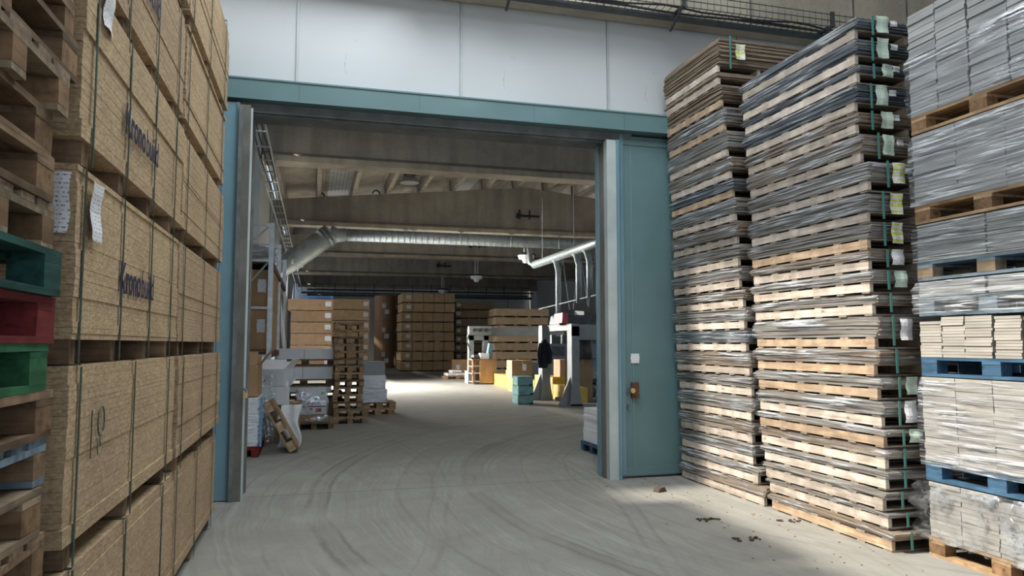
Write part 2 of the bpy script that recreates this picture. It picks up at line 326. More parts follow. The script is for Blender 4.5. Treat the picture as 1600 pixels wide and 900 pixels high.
# ------------------------------------------------------------------ floor
def floor_mat():
    m, nt, b = newmat('dusty_concrete_floor')
    geo = N(nt, 'ShaderNodeNewGeometry'); pos = geo.outputs['Position']
    def vn(scale, det=6, dist=.3, s=(1, 1, 1)):
        mp = N(nt, 'ShaderNodeMapping'); mp.inputs['Scale'].default_value = s; nt.links.new(pos, mp.inputs[0]); return noise(nt, mp.outputs[0], scale, det, .6, dist)
    big = vn(.35, 5); mid = vn(2.2, 7); fine = vn(30, 4)
    c = ramp(nt, big, [(.3, (.235, .228, .205)), (.7, (.295, .285, .255))])
    c = mixc(nt, 1.0, c, ramp(nt, mid, [(.3, (.86,)*3), (.7, (1.08,)*3)]), 'MULTIPLY')
    c = mixc(nt, 1.0, c, ramp(nt, fine, [(.3, (.93,)*3), (.7, (1.04,)*3)]), 'MULTIPLY')
    # tyre tracks: arcs of dust swept by trucks turning around a centre
    def arc(cx, cy, freq, lo, hi, seed, dark, amount, width=(.0, .0)):
        nonlocal c
        sub = N(nt, 'ShaderNodeVectorMath', operation='SUBTRACT'); sub.inputs[1].default_value = (cx, cy, 0); nt.links.new(pos, sub.inputs[0])
        ln = N(nt, 'ShaderNodeVectorMath', operation='LENGTH'); nt.links.new(sub.outputs[0], ln.inputs[0])
        wob = N(nt, 'ShaderNodeMath', operation='MULTIPLY_ADD'); wob.inputs[1].default_value = .55; nt.links.new(vn(.32, 3, 0, (1, 1, 1)), wob.inputs[0]); nt.links.new(ln.outputs[1], wob.inputs[2])
        cmb = N(nt, 'ShaderNodeCombineXYZ', i_Y=seed); nt.links.new(wob.outputs[0], cmb.inputs[0])
        nn = noise(nt, cmb.outputs[0], freq, 3, .65)
        line = ramp(nt, nn, [(.5, (0,)*3), (.52, (1,)*3), (.535, (1,)*3), (.56, (0,)*3)])
        g1 = N(nt, 'ShaderNodeMapRange', i_From_Min=lo-.3, i_From_Max=lo+.2); nt.links.new(ln.outputs[1], g1.inputs[0])
        g2 = N(nt, 'ShaderNodeMapRange', i_From_Min=hi+.3, i_From_Max=hi-.2); nt.links.new(ln.outputs[1], g2.inputs[0])
        pm = N(nt, 'ShaderNodeMath', operation='MULTIPLY'); nt.links.new(g1.outputs[0], pm.inputs[0]); nt.links.new(g2.outputs[0], pm.inputs[1])
        brk = ramp(nt, vn(.9, 3, .2, (1, 1, 1)), [(.38, (.15,)*3), (.6, (1,)*3)])
        q = mixc(nt, 1.0, mixc(nt, 1.0, line, brk, 'MULTIPLY'), (amount,)*3, 'MULTIPLY')
        q = mixc(nt, 1.0, q, pm.outputs[0], 'MULTIPLY'); c = mixc(nt, q, c, dark)
    def tracks(cx, cy, lst, dark, wamp=.4, wsc=.3, seed=0.):
        nonlocal c
        sub = N(nt, 'ShaderNodeVectorMath', operation='SUBTRACT'); sub.inputs[1].default_value = (cx, cy, 0); nt.links.new(pos, sub.inputs[0])
        ln = N(nt, 'ShaderNodeVectorMath', operation='LENGTH'); nt.links.new(sub.outputs[0], ln.inputs[0])
        wob = N(nt, 'ShaderNodeMath', operation='MULTIPLY_ADD'); wob.inputs[1].default_value = wamp; nt.links.new(vn(wsc, 2, 0), wob.inputs[0]); nt.links.new(ln.outputs[1], wob.inputs[2])
        wob2 = N(nt, 'ShaderNodeMath', operation='MULTIPLY_ADD'); wob2.inputs[1].default_value = .06; nt.links.new(vn(5, 3, 0), wob2.inputs[0]); nt.links.new(wob.outputs[0], wob2.inputs[2])
        brk = ramp(nt, vn(.8, 4, .2), [(.36, (.1,)*3), (.55, (1,)*3)])
        for r, w_, am in lst:
            d = N(nt, 'ShaderNodeMath', operation='SUBTRACT'); d.inputs[1].default_value = r+wamp*.5+.03; nt.links.new(wob2.outputs[0], d.inputs[0])
            ab = N(nt, 'ShaderNodeMath', operation='ABSOLUTE'); nt.links.new(d.outputs[0], ab.inputs[0])
            g = N(nt, 'ShaderNodeMapRange', i_From_Min=w_, i_From_Max=w_*.25); g.clamp = True; nt.links.new(ab.outputs[0], g.inputs[0])
            c = mixc(nt, mixc(nt, 1.0, mixc(nt, 1.0, brk, (am,)*3, 'MULTIPLY'), g.outputs[0], 'MULTIPLY'), c, dark)
    D_, L_ = (.13, .12, .105), (.4, .39, .355)
    arc(9.4, 7.2, 2.6, 3.5, 10.4, 9.4, (.4, .39, .355), .3)
    arc(8.6, 7.4, 3.4, 3.5, 10.4, 2.4, (.18, .17, .155), .4)
    arc(-9.0, 7.0, 3.0, 9.5, 14.6, 5.7, (.18, .17, .15), .3)
    tracks(9, 7.5, [(9.02, .045, .65), (8.84, .03, .7), (8.93, .1, .3), (9.5, .02, .3), (7.32, .035, .55), (7.2, .03, .5), (7.26, .12, .25), (8.1, .03, .35), (6.55, .02, .3), (6.0, .025, .3), (7.7, .02, .3), (5.6, .03, .35), (9.75, .03, .4)], D_)
    tracks(-12, 9.5, [(13.4, .02, .3), (13.55, .03, .3), (15.2, .03, .35), (15.35, .03, .35), (16.9, .03, .3)], D_, .6, .2)
    nt.links.new(c, b.inputs['Base Color']); b.inputs['Roughness'].default_value = .62; b.inputs['Specular IOR Level'].default_value = .35
    bump(nt, b, fine, .15, .003); return m
M['floor'] = floor_mat()
def st(name, mb, m, parent=None):
    o = mb.obj(name, m, parent); o['kind'] = 'structure'; return o
XL, XR = -1.55, 18.0
ground = st('floor', MB().box((6, 0, -.11), (26, 16.32, .22)), M['floor'])
st('floor_hall', MB().box((8.2, 35, -.11), (22, 53.65, .22)), M['floor'])
st('floor_joint', MB().box((6, 8.168, -.13), (24, .03, .25)), plain('black_joint', (.03, .03, .03), .9))
# ------------------------------------------------------------------ near hall shell
# gate wall of precast panels, joints recessed
joints = [-3.98, -2.11, -.24, 1.62, 3.49, 5.35, 7.22, 9.1]
gw = empty('wall_gate'); gw['kind'] = 'structure'
WY0, WY1, DT = 8.22, 8.5, 4.1
DL, DR = -.64, 3.36
for i in range(len(joints)-1):
    a, b_ = joints[i]+.012, joints[i+1]-.012
    # cut by the doorway below DT
    bpart('wall_panel', ((a+b_)/2, (WY0+WY1)/2, (DT+8)/2), (b_-a, WY1-WY0, 8-DT), M['wallw'], gw, 0)
st('wall_panel_backing', MB().box((2.5, 8.36, 6.05), (13.2, .2, 3.9)), M['wallw'], gw)
st('wall_pier_left', MB().box(((-4+DL-.1)/2, 8.35, DT/2), (4+DL-.1, .3, DT)), M['wallw'], gw)
st('wall_pier_right', MB().box(((DR+.3+9.1)/2, 8.35, DT/2), (9.1-DR-.3, .3, DT)), M['wallw'], gw)
for x in joints[1:-1]:
    st('joint_sealant', MB().box((x, 8.205, (DT+8)/2), (.024, .012, 8-DT)), M['post'], gw)
st('ceiling_beam_gate', MB().box((2.5, 8.02, 6.75), (13.2, .3, 2.2)), M['conc_b'])
for x in (1.2, 3.3, 5.33, 6.91, 7.79):
    st('trim_1', MB().box((x, 7.867, 6.75), (.02, .01, 2.2)), M['postdk'])
st('wall_right', MB().box((9.25, .1, 4), (.3, 16, 8)), M['wallw'])
st('wall_left', MB().box((-6.2, 5.05, 4), (.3, 7.1, 8)), M['wallw'])
st('wall_left_lintel', MB().box((-6.2, -2.6, 6.3), (.3, 8.2, 3.4)), M['wallw'])  # opening below is invented, left for the added fill light
st('wall_left_end', MB().box((-6.2, -5.9, 2.3), (.3, 1.8, 4.6)), M['wallw'])
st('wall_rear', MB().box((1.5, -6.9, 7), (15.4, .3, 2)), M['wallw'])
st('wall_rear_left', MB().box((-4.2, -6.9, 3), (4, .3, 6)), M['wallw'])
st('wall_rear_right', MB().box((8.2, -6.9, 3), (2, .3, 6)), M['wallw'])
st('wall_gate_return', MB().box((-5.2, 8.35, 4), (2.4, .3, 8)), M['wallw'])
cg = empty('ceiling'); cg['kind'] = 'structure'
for c_, d_ in (((4.0, .7, 8.1), (10.7, 15.6, .2)), ((-5.65, .7, 8.1), (1.3, 15.6, .2)), ((-3.2, -2.9, 8.1), (3.7, 8.4, .2))):
    MB().box(c_, d_).obj('roof_slab', M['conc_b'], cg)
# wire mesh cable tray in front of the beam
ct = empty('cable_tray', (0, 7.7, 5.62), 0, 'long wire mesh cable tray along the beam above the white wall', 'cable tray')
mb = MB()
for yy, zz in ((-.17, 0), (0, 0), (.14, 0), (-.17, .08), (-.17, .16)): mb.tube([(1, yy, zz), (9, yy, zz)], .006, 5)
o = mb.obj('long_wire', M['dkmetal'], ct)
mb = MB(); x = 1.0
while x < 9:
    mb.tube([(x, -.17, .18), (x, -.17, 0), (x, .14, 0)], .005, 4); x += .09
mb.obj('cross_wire', M['dkmetal'], ct)['kind'] = 'stuff'
for x in (2.1, 4.2, 6.3, 8.4):
    MB().box((x, 0, .02), (.05, .36, .03)).box((x, -.16, .1), (.05, .03, .2)).tube([(x-.02, .16, -.16), (x-.02, -.18, .02)], .018, 6).obj('bracket', M['dkmetal'], ct)
MB().box((5, .1, -.02), (8, .12, .03)).obj('bottom_rail', M['dkmetal'], ct)
mb = MB(); mb.tube([(1+i*.25, -.05+.03*math.sin(i*.9), .03+.01*math.sin(i*1.7)) for i in range(33)], .012, 6).tube([(1+i*.25, .05+.03*math.sin(i*.6), .035) for i in range(33)], .015, 6)
mb.obj('cable', M['black'], ct)
# ------------------------------------------------------------------ gate: header beam, posts and sliding leaves
hd = empty('trim_2'); hd['kind'] = 'structure'
st('header_beam', MB().box((1.62, 8.08, 4.305), (5.3, .22, .225)), M['teal'], hd)
st('header_lip', MB().box((1.62, 7.965, 4.415), (5.3, .012, .018)).box((1.62, 7.965, 4.2), (5.3, .012, .015)), M['teal'], hd)
for x in (-.2, 1.1, 2.45, 3.6): st('header_seam', MB().box((x, 7.969, 4.305), (.006, .006, .2)), M['postdk'], hd)
st('rail_channel', MB().box((1.4, 8.14, 4.14), (4.7, .1, .1)).box((1.4, 8.3, 4.085), (4.5, .3, .03)), M['postdk'], hd)
st('post_left', MB().box((-.745, 8.2, 2.06), (.11, .5, 4.12)), M['postdk2'])
st('post_left_edge', MB().box((-.68, 8.0, 2.05), (.02, .03, 4.1)), M['post'])
st('post_left_angle', MB().box((-.685, 8.42, 2.05), (.02, .05, 4.1)).box((-.785, 7.94, 2.05), (.04, .02, 4.1)), M['postdk'])
st('post_right', MB().box((3.455, 8.2, 2.04), (.13, .34, 4.08)), M['post'])
st('post_right_channel', MB().box((3.425, 8.43, 2.04), (.02, .1, 4.08)).box((3.525, 8.02, 2.04), (.03, .03, 4.08)), M['teal_l'])
st('post_right_edge', MB().box((3.384, 8.32, 2.04), (.012, .1, 4.08)), M['teal_l'])
st('post_right_groove', MB().box((3.385, 8.19, 2.04), (.01, .12, 4.06)), M['postdk2'])
st('post_right_gap', MB().box((3.44, 8.35, 2.04), (.03, .1, 4.06)), M['postdk2'])
def door_leaf(name, x0, x1, y, label, group=None):
    t = empty(name, ((x0+x1)/2, y, 0), 0); t['kind'] = 'structure'
    w_ = x1-x0
    MB().box((0, 0, 2.1), (w_, .05, 4.12)).obj('door_skin', M['teal'], t)
    MB().box((-w_/2+.035, -.035, 2.1), (.05, .03, 4.12)).obj('edge_profile', M['teal_l'], t)
    MB().box((0, -.03, .08), (w_, .012, .1)).box((0, -.03, 4.08), (w_, .012, .06)).obj('edge_profile', M['teal'], t)
    return t
dr = door_leaf('door_1', 3.56, 5.9, 8.12, '')
MB().box((.3, -.029, 2.1), (.012, .008, 4.0)).obj('fold_seam', M['teal_l'], dr, (-1.3, 0, 0))
hx = lambda px, py: P(px, py, Y=8.07)
p = hx(990, 610)
ld = empty('door_latch', (p.x, 8.09, p.z), 0, 'rusty box latch with a round pull on the right green door', 'latch')
MB().box((.02, -.02, 0), (.09, .035, .19)).obj('latch_box', M['rust'], ld)
MB().tube([(-.03, -.02, 0), (-.03, -.055, 0)], [.018, .018], 10).tube([(-.03, -.055, 0), (-.03, -.075, 0)], [.035, .03], 12).obj('pull_knob', M['brass'], ld)
MB().box((-.08, -.012, 0), (.04, .012, .05)).box((-.06, -.01, -.2), (.03, .02, .06)).obj('keyhole_plate', M['postdk'], ld)
p = hx(993, 560)
ps = empty('wall_sign', (p.x, 8.09, p.z), 0, 'small white sticker notice on the right green door', 'sign')
paper_sheet('sign_face', .115, .115, M['lab_w'], ps, (0, -.008, 0), ROT_NY, .0005)
dl = empty('door_2', (-.93, 8.02, 0)); dl['kind'] = 'structure'
MB().box((0, 0, 2.08), (.26, .05, 4.14)).obj('door_skin', M['teal_l'], dl)
MB().box((.11, -.035, 2.08), (.02, .02, 4.14)).obj('edge_profile', M['teal'], dl)
MB().box((-.7, .03, 2.08), (1.2, .04, 4.14)).obj('door_skin', M['teal'], dl)
p = P(383, 615, Y=7.9)
pk = empty('padlock', (-.66, 7.9, p.z), 0, 'small brass padlock hanging on the left gate post', 'padlock')
MB().box((0, 0, -.02), (.045, .02, .05)).obj('lock_body', M['brass'], pk)
MB().tube([(-.015, 0, 0), (-.015, 0, .035), (0, 0, .05), (.015, 0, .035), (.015, 0, 0)], .005, 6).obj('shackle', M['galv'], pk)
MB().box((0, .015, .04), (.05, .012, .03)).obj('hasp', M['postdk'], pk)
# ------------------------------------------------------------------ pallets
def euro(loc, rz, deck, blk, label, cat='pallet', group=None, name='euro_pallet', L=1.2, W=.8):
    t = empty(name, loc, rz, label, cat, group)
    for y in (-W/2+.05, 0, W/2-.05): bpart('bottom_board', (0, y, .011), (L, .1, .022), deck, t)
    for x in (-L/2+.0725, 0, L/2-.0725):
        for y in (-W/2+.05, 0, W/2-.05): bpart('block', (x, y, .061), (.145, .1, .078), blk, t)
        bpart('cross_board', (x, 0, .111), (.145, W, .022), deck, t)
    for y, bw in ((-W/2+.0725, .145), (-W/4+.02, .1), (0, .145), (W/4-.02, .1), (W/2-.0725, .145)): bpart('deck_board', (0, y, .133), (L, bw, .022), deck, t)
    return t
def stringer(loc, L, W, mat, label, group, rz=0):
    """pallet whose long stringer boards run along local Y; front stringer at -X face, origin at centre of the base"""
    t = empty('stringer_pallet', loc, rz, label, 'pallet', group)
    for k in range(6): bpart('bottom_board', (0, -L/2+.05+k*(L-.1)/5, .0065), (W-.01, .085, .013), M['wpalex'], t)
    for x in (-W/2+.018, 0, W/2-.018): bpart('stringer', (x, 0, .0475), (.034, L, .067), mat, t)
    for k in range(6): bpart('deck_board', (0, -L/2+.05+k*(L-.1)/5, .088), (W-.004, .095, .013), M['wpalex'], t)
    return t
# ------------------------------------------------------------------ left: particleboard packs
OX = -.82
def text(name, body, size, mat, parent, loc, rot, bold=0.0, ext=.0008):
    cu = bpy.data.curves.new(name, 'FONT'); cu.body = body; cu.size = size; cu.extrude = ext; cu.offset = bold; cu.resolution_u = 3
    cu.materials.append(mat); tmp = bpy.data.objects.new(name, cu); me = bpy.data.meshes.new_from_object(tmp); me.materials.clear(); me.materials.append(mat); bpy.data.objects.remove(tmp)
    o = bpy.data.objects.new(name, me); col.objects.link(o); o.parent = parent; o.location = loc; o.rotation_euler = rot
    return o
def osb_pack(x, y0, y1, z0, z1, label, straps, logo=None, face_label=False, side_label=False, n=None):
    L = y1-y0; W = 2.05; bh = .09; t = empty('particleboard_pack', (x-W/2, (y0+y1)/2, z0), 0, label, 'board pack', 'packs of chipboard sheets stacked on the left')
    zb = bh; H = z1-z0-bh; n = n or int(H/.0215); mb = MB(); g = 0
    off = 0
    for i in range(n):
        if R.random() < .13: off = R.uniform(-.006, .003)
        if i in (3, n-3): off -= .006
        e = R.uniform(-.0007, .0007)
        h = H/n
        mb.box((off/2+e, R.uniform(-.006, .006), zb+h*(i+.5)), (W+off, L-abs(off), h-.0007))
    o = mb.obj('board_sheets', M['osb'], t); o['kind'] = 'stuff'
    for s_ in straps:
        yy = min(max(s_-(y0+y1)/2, -L/2+.05), L/2-.05)
        for dy in ((-.0,) if R.random() < .4 else (-.02,)):
            bpart('bearer', (0, yy+dy, bh/2), (W-.03, .07, bh-.004), M['wold'], t, .002)
        bpart('strap', (W/2+.006, yy, z1-z0-.36 if False else (z1-z0)/2+.0), (.003, .017, z1-z0-.01), M['dkstrap'], t, .0)
        bpart('strap', (0, yy, z1-z0+.002), (W+.01, .017, .003), M['dkstrap'], t, 0)
    return t, L, W
zt = [.02, .8, 1.525, 2.25, 2.96, 3.68, 4.42]
near_str = {0: [2.98, 3.75, 4.6], 1: [2.98, 3.82, 4.66], 2: [2.95, 3.52, 4.1, 4.66], 3: [2.98, 3.5, 4.05, 4.62], 4: [2.95, 3.5, 4.1, 4.7], 5: [2.95, 3.5, 4.1, 4.7]}
for i in range(6):
    z0, z1 = zt[i], zt[i+1]-.004
    sx = R.uniform(-.012, .006)
    t, L, W = osb_pack(OX+sx, 2.86+R.uniform(-.01, .03), 4.9, z0, z1, ['lowest chipboard pack of the nearer left stack', 'chipboard pack of the nearer left stack with a handwritten ten on its face', 'chipboard pack with logo and white barcode sheet in the nearer left stack', 'fourth chipboard pack up in the nearer left stack, with blue printed logo', 'fifth chipboard pack up in the nearer left stack', 'topmost chipboard pack of the nearer left stack'][i], near_str[i])
    cy = t.location.y
    if i in (2, 3, 4):
        y_, z_ = {2: (3.47, 1.825), 3: (3.42, 2.52), 4: (3.4, 3.3)}[i]
        a = text('logo_print', 'Krono', .175, M['ink'], t, (W/2+.009, y_-cy, z_-z0), ROT_X, .003)
        b_ = text('logo_print', 'build', .175, M['ink'], t, (W/2+.009, y_-cy+.405, z_-z0), ROT_X, 0)
        a.scale = b_.scale = (.84, 1.1, 1)
    if i == 2:
        paper_sheet('barcode_sheet', .14, .22, M['lab_w'], t, (W/2+.014, 3.05-cy, 2.1-z0), ROT_X, .006, 1)
        paper_sheet('barcode_sheet', .11, .22, M['lab_w'], t, (W/2-.075, -L/2-.02, 2.1-z0), ROT_NY, .006, 2)
    if i == 3:
        paper_sheet('barcode_sheet', .14, .2, M['lab_w'], t, (W/2+.014, 3.1-cy, 2.93-z0), ROT_X, .006, 3)
    if i == 1:
        mb = MB(); xx = W/2+.006
        mb.tube([(xx, 3.14-cy, 1.345-z0), (xx, 3.14-cy, 1.16-z0)], .0022, 5)
        mb.tube([(xx, 3.27-cy+.045*math.cos(a_*.42), 1.29-z0+.06*math.sin(a_*.42)) for a_ in range(16)], .003, 5)
        mb.tube([(xx, 3.25-cy+.02*math.cos(a_*.6), 1.19-z0+.03*math.sin(a_*.6)) for a_ in range(9)], .002, 5)
        mb.obj('handwritten_mark', M['dkstrap'], t)
for i in range(6):
    z0, z1 = zt[i]-.0, zt[i+1]-.004
    st_ = [[5.12, 5.95, 6.85], [5.1, 5.96, 6.8], [5.12, 5.98, 6.8], [5.1, 5.95, 6.8], [5.05, 5.9, 6.8], [5.1, 5.9, 6.8]][i]
    osb_pack(OX+R.uniform(-.015, .008), 4.96, 7.05+R.uniform(-.02, .06), z0, z1 if i < 5 else z1+.1, lab('chipboard pack', i, 6, 'in the farther left stack by the gate'), st_)
# ------------------------------------------------------------------ left edge: stack of mixed pallets
pitch = .1455
cols = []
for i in range(22):
    z = i*pitch; mat, bl, desc = M['wold'], M['wblock'], 'brown'
    if i % 3 == 1: mat, desc = M['wold2'], 'weathered'
    if i == 10: mat, bl, desc = M['pgreen'], M['pgreen'], 'green painted'
    if i == 11: mat, bl, desc = M['pred'], M['pred'], 'red painted'
    if i == 12: mat, bl, desc = M['pdgreen'], M['pdgreen'], 'dark green painted'
    if i == 8: mat, bl, desc = M['pgrayblue'], M['wold'], 'pale blue decked'
    yend = 2.60+R.uniform(-.03, .03)-(.05 if i in (3, 4, 5, 14, 15) else 0)+(.12 if i >= 17 else 0)
    xface = -.79+R.uniform(-.02, .01)+(0.0 if i < 17 else -.015)
    lb = desc+' wooden pallet in the tall mixed pallet stack at left'
    if desc in ('brown', 'weathered'): lb = lab(desc+' pallet', i, 22, 'in the mixed stack at the left edge')
    if i in (8,) or (i in (0, 1, 2, 5, 6, 13, 16, 18)):
        euro((xface-.6, yend-.4, z), R.uniform(-.015, .015), mat, bl, lb, group='mixed pallets stacked at the left edge')
    else:
        euro((xface-.4, yend-.6, z), HP+R.uniform(-.015, .015), mat, bl, lb, group='mixed pallets stacked at the left edge')
# ------------------------------------------------------------------ right: two tall stacks of wrapped sheets on stringer pallets
RX = 4.31
def interp(tab, y):
    for (a, xa), (b_, xb) in zip(tab, tab[1:]):
        if a <= y <= b_: return xa+(xb-xa)*(y-a)/(b_-a)
    return tab[0][1] if y < tab[0][0] else tab[-1][1]
def bundle(loc, L, W, H, mat, name='board_sheets', parent=None, n=None, over=.05, sag=.012):
    n = n or max(2, int(H/.013)); mb = MB(); seg = 6; h = H/n
    for i in range(n):
        a = over*R.uniform(.2, 1.0)+over*.5*math.sin(i/n*math.pi); c = over*R.uniform(.2, 1.0)+.3*over*math.sin(i/n*math.pi); xo = R.uniform(-.012, .012)
        y0, y1 = -L/2-c, L/2+a; base = len(mb.v)
        for k in range(seg+1):
            u = k/seg; yy = y0+(y1-y0)*u; e = abs(u-.5)*2
            dz = -sag*max(0, e-.8)*5*(1 if i < n-1 else 1)*(1-i/n*.2)*((i+1)/n)
            dz = max(dz, -(h*i))
            fx = R.uniform(-.004, .004)
            for sx in (-1, 1):
                for sz in (0, 1): mb.v.append((sx*W/2+xo+(fx if sx < 0 else 0), yy, h*i+(h-.001)*sz+dz))
        for k in range(seg):
            q = base+4*k; r = q+4
            mb.f += [(q, r, r+1, q+1), (q+2, q+3, r+3, r+2), (q+1, r+1, r+3, q+3), (q, q+2, r+2, r)]
        e = base+4*seg; mb.f += [(base, base+1, base+3, base+2), (e, e+2, e+3, e+1)]
    o = mb.obj(name, mat, parent, loc); o['kind'] = 'stuff'; return o
def wrap(L, W, H, mat, parent, bulge=.012, nseg=16, name='stretch_film', amp=.006, z0=0, drop=0):
    """thin sleeve around the four sides with a wrinkled surface, closed by a rim on top"""
    per = []
    r = .02
    def ring(u):
        s = u*4; k = int(s) % 4; f = s-int(s)
        pts = [(-W/2, -L/2), (W/2, -L/2), (W/2, L/2), (-W/2, L/2)]
        a, b_ = pts[k], pts[(k+1) % 4]; return a[0]+(b_[0]-a[0])*f, a[1]+(b_[1]-a[1])*f
    nv = max(3, min(10, int(H/.03))); rr = [[R.uniform(-amp, amp) for _ in range(nv+1)] for _ in range(nseg*4)]
    mb = MB()
    for i in range(nseg*4+1):
        for j in range(nv+1):
            x, y = ring((i % (nseg*4))/(nseg*4)); d = bulge*math.sin(math.pi*j/nv)+rr[i % (nseg*4)][j]+.004
            l = math.hypot(x/W, y/L) or 1
            nx, ny = (x/(W/2)), (y/(L/2)); mx = max(abs(nx), abs(ny))
            nx = nx if abs(nx) >= mx-.02 else 0; ny = ny if abs(ny) >= mx-.02 else 0
            ins = .02 if j in (nv,) else 0
            mb.v.append((x+nx*(d-ins), y+ny*(d-ins), z0-drop+(H+drop-.001)*j/nv))
    for i in range(nseg*4):
        for j in range(nv):
            a = i*(nv+1)+j; mb.f.append((a, a+nv+1, a+nv+2, a+1))
    return mb.obj(name, mat, parent, smooth=True)
far2 = [(150, 1160), (345, 1174), (502, 1180), (610, 1186), (695, 1190), (790, 1206)]
near2 = [(55, 1334), (125, 1338), (170, 1334), (250, 1342), (295, 1354), (343, 1354), (420, 1357), (490, 1361), (540, 1366), (585, 1367), (622, 1371), (667, 1377), (697, 1381), (797, 1382), (826, 1386), (862, 1394)]
far1 = [(145, 1038), (300, 1034), (355, 1038), (475, 1043), (560, 1048), (650, 1051), (747, 1058)]
near1 = [(65, 1130), (107, 1135), (127, 1139), (160, 1149), (198, 1151), (275, 1155), (342, 1162), (413, 1168), (512, 1168), (617, 1173), (725, 1174), (787, 1196)]
b2 = [862, 828, 799, 767, 735, 700, 669, 625, 588, 545, 493, 458, 423, 390, 348, 299, 255, 210, 176, 130, 102, 62]   # pallet foot heights of the nearer stack
b1 = [788, 757, 727, 693, 658, 620, 587, 550, 515, 481, 450, 416, 381, 345, 308, 279, 244, 203, 165, 134, 116]
def z_of(y, Yp):    # height of an image line at the stack's corner
    return P(1200, y, X=RX).z
def RXz(z, lean): return RX-lean*z
def tall_stack(bs, near, far, ytop, Yn, who, dark_from, matfn, labels, lean=0):
    zs = []
    for y in bs:
        zs.append(max(0, P(interp(near, y), y, X=RX).z))
    zs[0] = 0; ztop = P(interp(near, ytop), ytop, X=RX).z
    for i in range(1, len(zs)): zs[i] = max(zs[i], zs[i-1]+.125)
    for i, (y, z) in enumerate(zip(bs, zs)):
        znext = zs[i+1] if i+1 < len(zs) else ztop
        XX = RX-lean*z; yn = P(interp(near, y), y, X=XX).y
        if lean: yn = max(yn, 6.35+.1*z)
        # far end: same height, seen at the far column
        yf = None
        for it in range(1):
            best = None
            for (yy, xx) in far: pass
        # solve for the far end: point on plane X=RX at height z whose column matches
        lo, hi = yn+.5, 9.5
        for _ in range(40):
            mid = (lo+hi)/2; v = Vector((XX, mid, z))-Vector((0, 0, CAMH)); zz = v.dot(FW); px = 800+F*v.dot(RT)/zz; py = 450-F*v.dot(UP)/zz
            if px > interp(far, py): lo = mid
            else: hi = mid
        yf = min(lo, 7.98)
        L = yf-yn; cy = (yn+yf)/2; W = 1.05; dx = R.uniform(-.012, .012); n = len(zs)
        mat = M['wgold'] if R.random() < .12 else M['wpale']
        if who == 'nearer' and i in (8, 9, 7): mat = M['wgold']
        pl = ['pale', 'golden'][mat == M['wgold']]
        stringer((XX+W/2+dx, cy, z), L, W, mat, lab(pl+' stringer pallet', i, n, 'in the '+who+' tall right stack'), 'stringer pallets of the '+who+' tall right stack', R.uniform(-.006, .006))
        H = znext-z-.0975
        m_, nm = matfn(i, n)
        t = empty('wrapped_sheets', (XX+W/2+dx, cy, z+.096), R.uniform(-.01, .01), lab(nm+' sheet bundle', i, n, 'in the '+who+' right stack'), 'sheet bundle', 'film wrapped sheet bundles of the '+who+' tall right stack')
        bundle((0, 0, 0), L, W-.01, H, m_, 'board_sheets', t, over=.045, sag=.018)
        if nm.startswith('film') or nm.startswith('dark'):
            wrap(L+.05, W+.02, H, M['film'], t, .014)
        if (i > 4 and who == 'nearer') or i == n-1:
            yy = -L/2-.075
            MB().box((-W/2+.12+R.uniform(-.02, .02), yy, H/2-.036), (.022, .003, H+.07)).obj('strap', M['tealstrap'], t)
            lm = labels(i, n)
            if lm: paper_sheet('paper_label', .115, min(.17, H+.05), lm, t, (-W/2+.22+R.uniform(-.015, .02), yy-.012, H*.5-.026), ROT_NY, .006, i)
            if i > n-8 and who == 'nearer': paper_sheet('paper_label', .07, .05, M['lab_w'], t, (-W/2+.33, yy-.008, H*.5), ROT_NY, .003, i+3)
        elif i <= 4:
            MB().box((-W/2+.14, -L/2-.06, H/2-.036), (.022, .003, H+.07)).obj('strap', M['tealstrap'], t)
    return zs
def mf2(i, n):
    if i >= n-4: return M['sh_dark'], 'dark grey'
    if i >= n-6: return M['sh_brown'], 'film wrapped brown'
    if i % 4 == 0: return M['sh_brown'], 'film wrapped brown'
    return M['sh_grey'], 'film wrapped greyish'
def mf1(i, n):
    if i == 16-2: return M['sh_dark'], 'dark grey'
    if i == 7: return M['sh_dark'], 'dark grey'
    if i >= n-3: return M['sh_brown'], 'unwrapped brown'
    if i % 3 == 0: return M['sh_brown'], 'film wrapped brown'
    return M['sh_grey'], 'film wrapped greyish'
def lb2(i, n):
    if i >= n-5: return M['lab_g']
    if i in (n-7, n-8, n-9): return M['lab_y']
    if i == n-6 or i in (n-11, 7, 5): return M['lab_g']
    return M['lab_w'] if i % 3 == 0 else None
tall_stack(b2, near2, far2, 27, 4.7, 'nearer', 17, mf2, lb2)
tall_stack(b1, near1, far1, 65, 6.4, 'farther', 17, mf1, lambda i, n: M['lab_y'] if i == n-1 else None, .03)
# ------------------------------------------------------------------ right: grey loads on euro pallets
GX = 4.55
def cartons(parent, cells, mat, L, W, z0=0, name='flat_carton'):
    """columns of flat cartons: cells = [(y_centre, width, z_lo, z_hi, n)] on the -X face"""
    for yc, w_, a, b_, n in cells:
        n = int(n*1.4); mb = MB(); h = (b_-a)/n
        for k in range(n): mb.box((R.uniform(-.006, .006), yc+R.uniform(-.005, .005), a+h*(k+.5)), (W, w_-.004, h-.002))
        mb.obj('carton_column', mat, parent)['kind'] = 'stuff'
def gload(i, zp, zl, z1, deck, blk, plabel, llabel, x=GX):
    L, W = 1.2, .8
    euro((x+W/2, 4.0, zp), HP, deck, blk, plabel, group='pallets of the grey carton stack')
    t = empty('carton_load', (x+W/2, 4.0, zl), R.uniform(-.008, .008), llabel, 'carton load', 'grey carton loads at the right edge')
    return t, L, W, z1-zl
